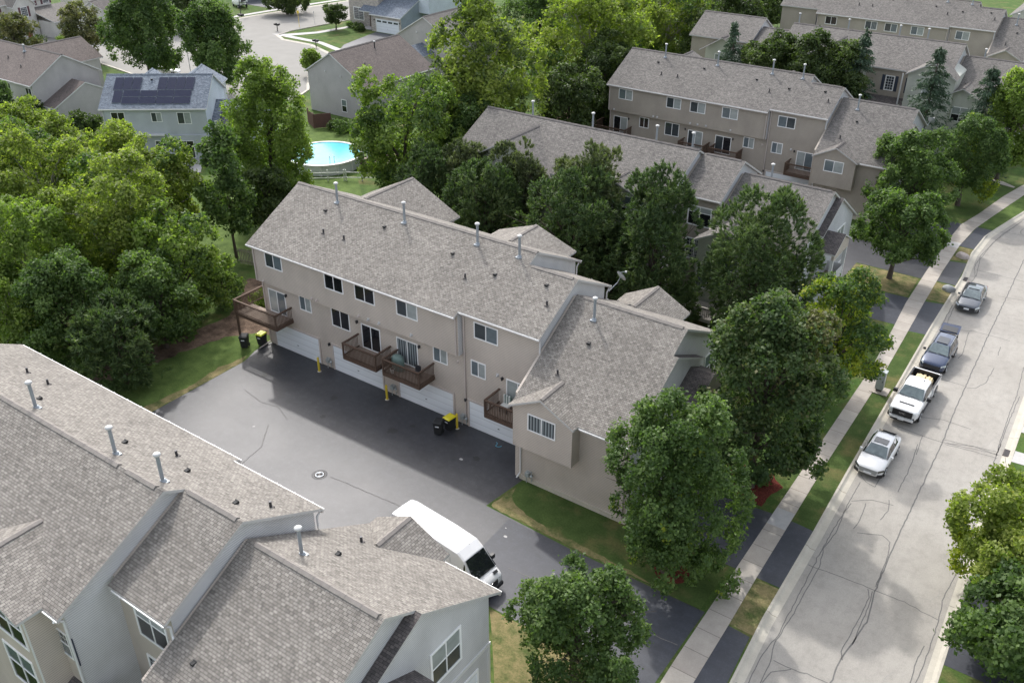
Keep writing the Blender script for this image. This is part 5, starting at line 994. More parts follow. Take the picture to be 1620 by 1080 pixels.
m = MB(); pts = [(-29.6+.5*t+.06*math.sin(t*9), 40.2+.18*math.cos(t*5), .03) for t in np.linspace(0, 1, 12)]
for p, q in zip(pts, pts[1:]): m.tube(p, q, .02, .02, 'hose_blue', 5)
tag(m.build('garden_hose', None, None, (-29.6, 40.2, .02)), 'short light blue hose lying before the last garage door', 'hose')
# utility cabinet on its pad
r = empty('utility_cabinet', (-10.62, 61.5, .01), 'tall pale grey utility cabinet between the sidewalk and the white pickup', 'cabinet'); m = MB(); m.box(-.55, .7, -.5, .6, 0, .06, 'walk_concrete'); vpart(m, 'pad', r)
m = MB(); m.box(-.28, .28, -.22, .22, .22, 1.62, 'grey_box'); o = vpart(m, 'body', r); fixn(o, 0, .02); m = MB(); m.box(-.32, .32, -.26, .26, 1.62, 1.70, 'grey_box'); o = vpart(m, 'cap', r); m = MB(); m.box(-.2, .2, -.15, .15, .06, .22, 'iron'); vpart(m, 'plinth', r); m = MB(); m.box(-.24, .24, -.235, -.221, .3, 1.55, 'grey_box'); d = vpart(m, 'door', r); m = MB(); m.box(.14, .18, -.25, -.236, .85, 1.0, 'metal_dark'); vpart(m, 'handle', d)
# boulders
def boulder(loc, sz, mat, label, seed):
    import bmesh
    bm = bmesh.new(); bmesh.ops.create_icosphere(bm, subdivisions=3, radius=1); rn = random.Random(seed); ds = [Vector((rn.gauss(0, 1), rn.gauss(0, 1), rn.gauss(0, 1))).normalized() for _ in range(9)]
    for v in bm.verts:
        p = v.co.normalized(); f = 1
        for d in ds: f = min(f, .78/max(.01, p.dot(d)) if p.dot(d) > .6 else 1)
        v.co = Vector((p.x*f*sz[0], p.y*f*sz[1], max(-.1, p.z*f*sz[2])))
    me = bpy.data.meshes.new('boulder'); bm.to_mesh(me); bm.free(); me.materials.append(MATS[mat]); o = bpy.data.objects.new('boulder', me); COL.objects.link(o); o.location = loc; tag(o, label, 'boulder', 'boulders on the verge')
boulder((-10.95, 89.2, .02), (.62, .5, .55), 'rock', 'pinkish boulder on the verge between two driveways', 1); boulder((-10.35, 81.3, .02), (.6, .5, .5), 'rock_grey', 'grey boulder at the kerb near the dark grey sedan', 4); boulder((-14.35, 45.6, .02), (.28, .25, .25), 'rock', 'small stone in the red mulch under the maple', 7)
# mailboxes and signs near the cul-de-sac
def mailbox(loc, label, n=2):
    r = empty('mailbox', loc, label, 'mailbox', 'mailboxes on the kerbs'); m = MB(); m.box(-.06, .06, -.06, .06, 0, 1.3, 'post_dark'); m.box(-.5, .5, -.05, .05, .95, 1.03, 'post_dark'); vpart(m, 'post', r)
    for i in range(n): x = -.36+i*.72; m = MB(); rg = [[(x+.15*math.cos(t), yy, 1.2+.16*math.sin(t)) for t in np.linspace(0, PI, 8)]+[(x-.15, yy, 1.04), (x+.15, yy, 1.04)] for yy in (-.32, .32)]; loft(m, rg, 'car_black', False); vpart(m, 'box', r)
mailbox((-137.3, 120.0, 0), 'black twin mailbox at the street corner left of the yellow sign'); mailbox((-121.9, 114.7, 0), 'twin mailboxes on the grass before the stone front house', 2); mailbox((-103.6, 62.4, 0), 'mailbox', 1) if False else None
r = empty('road_sign', (-136.4, 124.6, 0), 'thin pole with a small yellow sign by the far street', 'sign'); m = MB(); m.tube((0, 0, 0), (0, 0, 2.6), .035, .035, 'sign_yellow', 6); vpart(m, 'pole', r); m = MB(); m.box(-.25, .25, -.02, .02, 2.5, 3.0, 'sign_yellow'); vpart(m, 'plate', r)
r = empty('marker_post', (-136.9, 129, 0), 'slim white marker post beyond the yellow sign', 'post'); m = MB(); m.tube((0, 0, 0), (0, 0, 2.1), .05, .05, 'cap_white', 6); vpart(m, 'post', r); m = MB(); m.box(-.1, .1, -.03, .03, 1.8, 2.15, 'cap_white'); vpart(m, 'plate', r)
r = empty('street_lamp', (-123.0, 89.3, 0), 'short white lamp post between the two big street trees', 'lamp post'); m = MB(); m.tube((0, 0, 0), (0, 0, 3.9), .07, .06, 'cap_white', 8); vpart(m, 'post', r); m = MB(); m.lathe((0, 0, 3.9), [(.12, 0), (.22, .3), (.1, .45)], 'cap_white', 8); vpart(m, 'lamp_head', r)
r = empty('basketball_stand', (-153.6, 125.4, .03), 'dark basketball stand on the far driveway', 'basketball stand'); m = MB(); m.tube((0, 0, 0), (0, 0, 3.2), .07, .07, 'metal_dark', 6); m.tube((0, 0, 2.4), (.9, .3, 3.1), .05, .05, 'metal_dark', 6); vpart(m, 'pole', r); m = MB(); m.obox((.9, .3, 2.7), (.3, -.95, 0), (.95, .3, 0), -.8, .8, 0, 1.0, 0, .05, 'metal_dark'); vpart(m, 'backboard', r); m = MB(); m.box(-.6, .4, -.4, .4, 0, .3, 'black_plastic'); vpart(m, 'base', r)
# swimming pool
r = empty('swimming_pool', (-78.2, 73.2, 0), 'round above ground pool with turquoise water', 'pool'); R0 = 4.3; m = MB()
m.lathe((0, 0, 0), [(R0, 0), (R0, 1.22)], 'pool_wall', 48, True); w_ = vpart(m, 'pool_wall', r); m = MB(); P = []; n = 48
for rr, z in ((R0-.18, 1.18), (R0-.18, 1.30), (R0+.14, 1.30), (R0+.14, 1.2)): P += [(rr*math.cos(2*PI*i/n), rr*math.sin(2*PI*i/n), z) for i in range(n)]
m.faces(P, [(k_*n+i, (k_+1) % 4*n+i, (k_+1) % 4*n+(i+1) % n, k_*n+(i+1) % n) for k_ in range(4) for i in range(n)], 'vinyl_white', False); vpart(m, 'rim', r)
m = MB(); m.poly([((R0-.15)*math.cos(2*PI*i/n), (R0-.15)*math.sin(2*PI*i/n), 1.225) for i in range(n)], 'pool_water'); vpart(m, 'water', r)
for i in range(14): t = 2*PI*i/14; m = MB(); m.box(R0*math.cos(t)-.09, R0*math.cos(t)+.09, R0*math.sin(t)-.09, R0*math.sin(t)+.09, 0, 1.2, 'vinyl_white'); vpart(m, 'upright', r)
m = MB(); c = (3.3*math.cos(-.6), 3.3*math.sin(-.6))
for o_ in (0, .5): m.tube((c[0]+o_*.6, c[1]+o_*.8, 1.2), (c[0]+o_*.6, c[1]+o_*.8, 2.0), .03, .03, 'metal_galv', 6); m.tube((c[0]+o_*.6, c[1]+o_*.8, 2.0), (c[0]+.5+o_*.6, c[1]-.3+o_*.8, 2.0), .03, .03, 'metal_galv', 6)
vpart(m, 'ladder', r)
r = empty('pool_deck', (-72.0, 76.4, 0), 'small brown deck with white railing beside the pool', 'deck'); m = MB()
for i in range(20): m.box(-1.5, 2.2, -1.9+i*.19, -1.73+i*.19, 1.14, 1.2, 'wood_floor')
vpart(m, 'floor', r); m = MB(); m.box(-1.8, 2.1, -1.95, -1.9, 0, 1.1, 'wood_red'); vpart(m, 'skirt', r); m = MB()
for i in range(8): m.box(-1.8+i*.55, -1.72+i*.55, -1.9, -1.82, 1.2, 2.1, 'vinyl_white')
m.box(-1.9, 2.2, -1.95, -1.8, 2.1, 2.16, 'vinyl_white'); vpart(m, 'railing', r)
# fences
def fence(name, pts, h, mat, label, post=2.4, gap=.17, slat=.09, rail=True):
    r = empty(name, (pts[0][0], pts[0][1], 0), label, 'fence'); o0 = Vector((pts[0][0], pts[0][1], 0)); sl = MB(); rl = MB(); L0 = 0; np_ = []
    for (x0, y0), (x1, y1) in zip(pts, pts[1:]):
        a_ = Vector((x0, y0, 0))-o0; b_ = Vector((x1, y1, 0))-o0; L = (b_-a_).length; u = (b_-a_)/L; nn = u.cross(Z)
        for i in range(int(L/gap) if gap < 1 else 0): sl.obox(a_, u, nn, i*gap, i*gap+slat, .05, h-(.03 if i % 2 else 0), 0, .03, mat)
        if rail:
            for z in (.35, h-.3): rl.obox(a_, u, nn, 0, L, z, z+.09, -.05, -.005, mat)
        for i in range(int(L/post)+1): np_.append((a_+u*min(L-.05, i*post), u, nn))
    if sl.v: vpart(sl, 'pickets', r)
    if rl.v: vpart(rl, 'rail', r)
    for a_, u, nn in np_: m = MB(); m.obox(a_, u, nn, -.06, .06, 0, h+.05, -.17, -.055, mat); vpart(m, 'post', r)
fence('picket_fence', [(-52.6, 47.3), (-56.6, 49.2), (-61.0, 50.3), (-65.2, 49.0)], 1.6, 'wood_fence', 'weathered grey picket fence running left from the tan roofed row')
fence('board_fence', [(-91.6, 83.4), (-89.0, 82.0), (-87.6, 83.8)], 1.9, 'wood_red', 'short dark red board fence beside the brown roofed house', gap=.15, slat=.145, rail=False)
fence('rail_fence', [(-76.5, 66.8), (-72.2, 70.4), (-69.5, 72.2)], 1.25, 'vinyl_white', 'low white rail fence in front of the pool', gap=1.8, slat=.1, post=1.8)
# rear deck of the second row
r = empty('garden_deck', (-25.9, 62.6, 0), 'weathered grey timber deck below the second row of roofs, among the pines', 'deck'); m = MB()
for i in range(18): m.box(-1.9, 1.9, -1.2+i*.15, -1.07+i*.15, 1.55, 1.6, 'wood_weathered')
m.box(-1.9, 1.9, -1.25, -1.2, 1.3, 1.6, 'wood_weathered'); vpart(m, 'floor', r); m = MB()
for i in range(24): m.box(-1.85+i*.16, -1.81+i*.16, -1.2, -1.16, 1.6, 2.5, 'wood_weathered')
m.box(-1.95, 1.95, -1.25, -1.1, 2.5, 2.56, 'wood_weathered'); m.box(-1.95, 1.95, -1.2, -1.15, 2.38, 2.42, 'wood_weathered'); vpart(m, 'railing', r)
for sx in (-1.8, 1.8): m = MB(); m.box(sx-.06, sx+.06, -1.2, -1.08, 0, 1.3, 'wood_weathered'); vpart(m, 'post', r)
# patio furniture of the pale blue house
r = empty('patio_sofa', (-90.6, 62.5, .02), 'dark patio sofa with white cushions behind the pale blue house', 'sofa', None, math.radians(36)); m = MB(); m.box(-.9, .9, -.4, .4, 0, .4, 'car_black'); vpart(m, 'frame', r); m = MB(); m.box(-.8, .8, -.35, .25, .41, .52, 'cushion'); vpart(m, 'cushion', r); m = MB(); m.box(-.9, .9, .28, .42, .4, .85, 'car_black'); vpart(m, 'backrest', r)
r = empty('fire_pit', (-89.2, 60.6, .02), 'round brick fire pit on the patio', 'fire pit'); m = MB(); P = []; n = 20
for rr, z in ((.65, 0), (.65, .35), (.45, .35), (.45, .05)): P += [(rr*math.cos(2*PI*i/n), rr*math.sin(2*PI*i/n), z) for i in range(n)]
m.faces(P, [(k_*n+i, k_*n+(i+1) % n, (k_+1)*n+(i+1) % n, (k_+1)*n+i) for k_ in range(3) for i in range(n)], 'brick_red'); vpart(m, 'wall', r); m = MB(); m.poly([(.45*math.cos(2*PI*i/n), .45*math.sin(2*PI*i/n), .06) for i in range(n)], 'car_black'); vpart(m, 'ash_bed', r)
r = empty('air_conditioner', (-14.0, 109.2, 0), 'grey outdoor air conditioner unit under the trees near the upper footpath', 'air conditioner'); m = MB(); m.box(-.4, .4, -.4, .4, .05, .85, 'grey_box'); o = vpart(m, 'casing', r); fixn(o, 0, .04); m = MB(); m.lathe((0, 0, .85), [(.34, 0), (.34, .02), (.1, .03)], 'metal_dark', 16); vpart(m, 'fan_grille', r)
# ------------------------------------------------------------------ trees
def envelope(shape, t):
    t = np.clip(t, -1, 1); c = np.sqrt(np.maximum(0, 1-t*t))
    if shape == 'oval': return c**.85
    if shape == 'egg': return c**.75*(1-.26*t)
    if shape == 'spread': return c**.7*(1+.15*t)
    if shape == 'cone': return np.maximum(.05, (1-t)/2)**.65
    if shape == 'pine': return np.maximum(0, c**.75*(1-.30*t))
    return c
def crown_mesh(name, rx, z0, z1, shape, seed, leafs, size, cov, rough=.30, mats=('leaf_green',), accent=0, gap=0.0, needle=False, maxn=52000, vs=1.15, toprust=False):
    rng = np.random.default_rng(seed); h = (z1-z0)/2; cz = (z0+z1)/2
    if shape == 'cone':       # whorls of drooping boughs
        nb = int(26+h*22); zt = rng.random(nb)**1.25*2-1; L = envelope('cone', zt)*rx*rng.uniform(.78, 1.12, nb); ph = rng.random(nb)*2*PI
        per = max(8, int(min(maxn, cov*2600*h/5)/nb)); s = rng.random((nb, per))**.62; spread = .16+.22*L[:, None]*s
        ca, sa = np.cos(ph)[:, None], np.sin(ph)[:, None]; off = rng.normal(0, 1, (nb, per))*spread*.75
        X = ca*L[:, None]*s-sa*off; Y = sa*L[:, None]*s+ca*off; Zz = (cz+zt*h)[:, None]-.30*L[:, None]*s*s+rng.normal(0, .10, (nb, per))+.12*L[:, None]*s
        P = np.stack([X, Y, Zz], -1).reshape(-1, 3); out = np.stack([np.broadcast_to(ca, X.shape), np.broadcast_to(sa, X.shape), np.full(X.shape, .25)], -1).reshape(-1, 3)
        tint = np.clip(.45+rng.normal(0, .16, (nb, 1))+rng.normal(0, .14, (nb, per)), 0, 1).reshape(-1); acc = np.zeros(len(P))
        top = rng.random((40, 3)); P = np.concatenate([P, np.stack([rng.normal(0, .08, 60), rng.normal(0, .08, 60), z1+rng.uniform(-.9, .25, 60)], -1)]); out = np.concatenate([out, np.tile([0, 0, 1.], (60, 1))]); tint = np.concatenate([tint, rng.random(60)]); acc = np.zeros(len(P))
    else:
        area = 4*PI*(rx*rx*2+rx*h*2)/4*1.15
        # main boughs first, then foliage lobes that cluster round each bough
        KM = int(np.clip(9+h*1.9, 11, 24)); tm = np.linspace(-.82, .86, KM)+rng.normal(0, .07, KM); pm = np.arange(KM)*2.399963+rng.normal(0, .45, KM); fm = rng.uniform(.40, .72, KM)
        Rm = envelope(shape, tm)*rx*fm; MC = np.stack([Rm*np.cos(pm), Rm*np.sin(pm), tm*h*.84], -1); mr = rx*rng.uniform(.30, .46, KM); mt = rng.normal(0, .10, KM); macc = rng.random(KM) < accent
        if toprust: macc = (tm > .5) & (rng.random(KM) < .3)
        sub = 9; K = KM*sub; sd_ = rng.normal(0, 1, (K, 3)); sd_ /= np.linalg.norm(sd_, axis=1)[:, None]; sd_[:, 2] = np.abs(sd_[:, 2])*1.1-.25; mi_ = np.repeat(np.arange(KM), sub)
        LC = MC[mi_]+sd_*(mr[mi_]*rng.uniform(.45, .95, K))[:, None]*np.array([1, 1, vs]); LC[:, 2] += cz; LC[:, 2] = np.clip(LC[:, 2], z0+.1, z1-.1)
        tt_ = np.clip((LC[:, 2]-cz)/h, -.97, .97); er = envelope(shape, tt_)*rx*rng.uniform(.82, 1.03, K); rad = np.hypot(LC[:, 0], LC[:, 1]); sc_ = np.minimum(1, er/np.maximum(rad, .01)); LC[:, 0] *= sc_; LC[:, 1] *= sc_
        lr = rx*rng.uniform(.09, .19, K); lacc = macc[mi_]; ltint = mt[mi_]+rng.normal(0, .09, K)
        leafA = size*size*(.30 if not needle else .13); n = int(min(maxn, cov*area/leafA)); nc = n//leafs
        li = rng.choice(K, nc, p=lr**2/np.sum(lr**2)); d = rng.normal(0, 1, (nc, 3)); d /= np.linalg.norm(d, axis=1)[:, None]
        ax = LC[li].copy(); ax[:, 2] -= cz; ax[:, 2] *= rx/h; ax /= np.maximum(.3, np.linalg.norm(ax, axis=1))[:, None]
        dd = (d*ax).sum(1); d = np.where((dd < -.15)[:, None], -d, d); d += ax*.35; d /= np.linalg.norm(d, axis=1)[:, None]
        c = LC[li]+d*(lr[li]*rng.uniform(.70, 1.08, nc))[:, None]*np.array([1, 1, vs])
        ii = rng.random(nc) < .15; tt = rng.uniform(-.8, .8, nc); rr = envelope(shape, tt)*rx*.6*np.sqrt(rng.random(nc)); pp = rng.random(nc)*2*PI
        ii &= True; c[ii] = np.stack([rr*np.cos(pp), rr*np.sin(pp), cz+tt*h], -1)[ii]
        if gap: keep = (np.sin(c[:, 0]*2.1+seed)*np.sin(c[:, 1]*1.9+seed*2)*np.sin(c[:, 2]*1.7) < 1-gap); c = c[keep]; li = li[keep]; d = d[keep]
        nc = len(c); P = (c[:, None, :]+rng.normal(0, size*.62, (nc, leafs, 3))*np.array([1, 1, .75])).reshape(-1, 3); out = np.repeat(d, leafs, 0)
        tint = np.clip(.47+ltint[li][:, None]+rng.normal(0, .15, (nc, 1))+rng.normal(0, .13, (nc, leafs)), 0, 1).reshape(-1); acc = np.repeat((lacc[li] & (rng.random(nc) < .75) | (rng.random(nc) < accent*.25)).astype(float), leafs)
    n = len(P); rnd3 = rng.normal(0, 1, (n, 3)); nrm = out*.55+rnd3*.6+np.array([0, 0, .35]); nrm /= np.linalg.norm(nrm, axis=1)[:, None]
    if needle or shape == 'cone': T = out*.9+rnd3*.45+np.array([0, 0, .35 if needle else 0.]); sz = size*rng.uniform(.7, 1.35, n); asp = .13 if needle else .2
    else: T = rng.normal(0, 1, (n, 3))+np.array([0, 0, -.25]); sz = size*rng.uniform(.6, 1.3, n); asp = .42
    if needle: Tn = T/np.linalg.norm(T, axis=1)[:, None]; P = np.repeat(c, leafs, 0)+Tn*(sz*rng.uniform(.25, .6, n))[:, None]; sz = sz*1.05; nrm = rnd3/np.linalg.norm(rnd3, axis=1)[:, None]
    T -= (T*nrm).sum(1)[:, None]*nrm; T /= np.maximum(1e-6, np.linalg.norm(T, axis=1))[:, None]; B = np.cross(nrm, T)
    a_ = sz[:, None]*.5
    V = np.stack([P-T*a_, P+B*a_*asp*2*.8-T*a_*.05, P+T*a_, P-B*a_*asp*2*.8-T*a_*.05], 1).reshape(-1, 3)
    me = bpy.data.meshes.new(name); me.vertices.add(4*n); me.vertices.foreach_set('co', V.ravel().astype(np.float32)); me.loops.add(4*n); me.loops.foreach_set('vertex_index', np.arange(4*n, dtype=np.int32))
    me.polygons.add(n); me.polygons.foreach_set('loop_start', np.arange(0, 4*n, 4, dtype=np.int32)); 
    for m_ in mats: me.materials.append(MATS[m_])
    if len(mats) > 1: me.polygons.foreach_set('material_index', acc.astype(np.int32))
    at = me.attributes.new('tint', 'FLOAT', 'FACE'); at.data.foreach_set('value', tint.astype(np.float32)); me.update(calc_edges=True)
    lobes = None if shape == 'cone' else LC
    return me, lobes
NL = [0]
def tree(name, label, x, y, r, top, clear, kind, seed, group='street and garden trees', cat='tree', scale=1):
    K = dict(lin=('egg', 'leaf_green', .18, 2.1, 'bark'), lin2=('egg', 'leaf_green', .19, 2.4, 'bark'), maple=('egg', 'leaf_maple', .25, 2.3, 'bark'), locust=('egg', 'leaf_green', .22, 1.9, 'bark'), yel=('oval', 'leaf_cotton', .20, 2.4, 'bark'),
             pine=('pine', 'leaf_pine', .36, 3.2, 'bark'), pinel=('pine', 'leaf_pine_olive', .36, 2.8, 'bark'), pine2=('pine', 'leaf_pine', .36, 3.2, 'bark'), dec=('egg', 'leaf_green', .25, 2.4, 'bark'), dec2=('egg', 'leaf_green', .33, 3.0, 'bark'),
             dkdec=('oval', 'leaf_dark', .31, 2.5, 'bark'), dkpine=('pine', 'leaf_pine', .40, 2.1, 'bark'), light=('spread', 'leaf_bright', .29, 1.9, 'bark'), bright=('egg', 'leaf_bright', .28, 3.0, 'bark'), cotton=('egg', 'leaf_cotton', .36, 1.6, 'bark_pale'), cotton2=('oval', 'leaf_cotton', .42, 1.7, 'bark_pale'),
             cottony=('spread', 'leaf_cotton', .27, 2.1, 'bark_pale'), cottony2=('spread', 'leaf_bright', .27, 2.1, 'bark_pale'), olive=('oval', 'leaf_olive', .36, 1.7, 'bark'), spruce=('cone', 'leaf_spruce', .42, 2.2, 'bark'))[kind]
    shape, lm, size, cov, bark = K; mats = [lm]; acc = 0
    if kind == 'maple': mats.append('leaf_maple_rust'); acc = .10
    if kind == 'locust': mats.append('leaf_yellow'); acc = .62
    if kind == 'lin2': mats.append('leaf_yellow'); acc = .03
    if kind == 'yel': mats.append('leaf_yellow'); acc = .15
    if kind in ('light', 'cotton'): mats.append('leaf_green' if kind == 'light' else 'leaf_dark'); acc = .35
    if kind in ('cotton2', 'cottony'): mats.append('leaf_green'); acc = .12
    nd = kind in ('pine', 'pinel', 'pine2', 'dkpine')
    r *= 1.06 if not nd else 1.18; root = empty(name, (x, y, 0), label, cat, group)
    me, lobes = crown_mesh('crown', r, clear, top, shape, seed, 12 if nd else 8, size, cov, .42 if kind in ('light', 'cotton', 'cotton2', 'cottony', 'lin') else .3, mats, acc, .28 if kind in ('light', 'cottony', 'cotton') else .12, nd, vs=1.7 if kind in ('lin', 'lin2', 'pine', 'pinel', 'pine2', 'bright', 'dec2') else 1.1, toprust=kind == 'maple')
    c = bpy.data.objects.new('crown', me); COL.objects.link(c); c.parent = root; NL[0] += len(me.polygons)
    rnd = random.Random(seed); m = MB(); tr = max(.08, r*.05); segs = 4; prev = Vector((0, 0, -.05)); hh = top*.72 if shape != 'cone' else top*.95
    for i in range(1, segs+1):
        f = i/segs; q = Vector((rnd.gauss(0, .1)*r*.2*(shape != 'cone'), rnd.gauss(0, .1)*r*.2*(shape != 'cone'), hh*f)); m.tube(prev, q, tr*(1.15-(f-1/segs)*.95)*(1.25 if i == 1 else 1), tr*(1.15-f*.95), bark, 7); prev = q
    if lobes is not None:
        for j in rnd.sample(range(len(lobes)), min(len(lobes), 14 if bark == 'bark' else 20)):
            L = Vector(lobes[j]); b0 = Vector((0, 0, max(.6, min(hh*.9, L.z*.55)))); mid = (b0*.45+L*.55)+Vector((0, 0, .06*r)); m.tube(b0, mid, tr*.42, tr*.26, bark, 5); m.tube(mid, L, tr*.26, tr*.08, bark, 5)
            for _ in range(2):
                e_ = L+Vector((rnd.gauss(0, 1), rnd.gauss(0, 1), abs(rnd.gauss(0, .8)))).normalized()*r*.3; m.tube(L*.6+mid*.4, e_, tr*.12, tr*.03, bark, 4)
    vt = m.build('trunk', None, None, (0, 0, 0)); vt.parent = root; vt.location = (0, 0, 0)
    return root
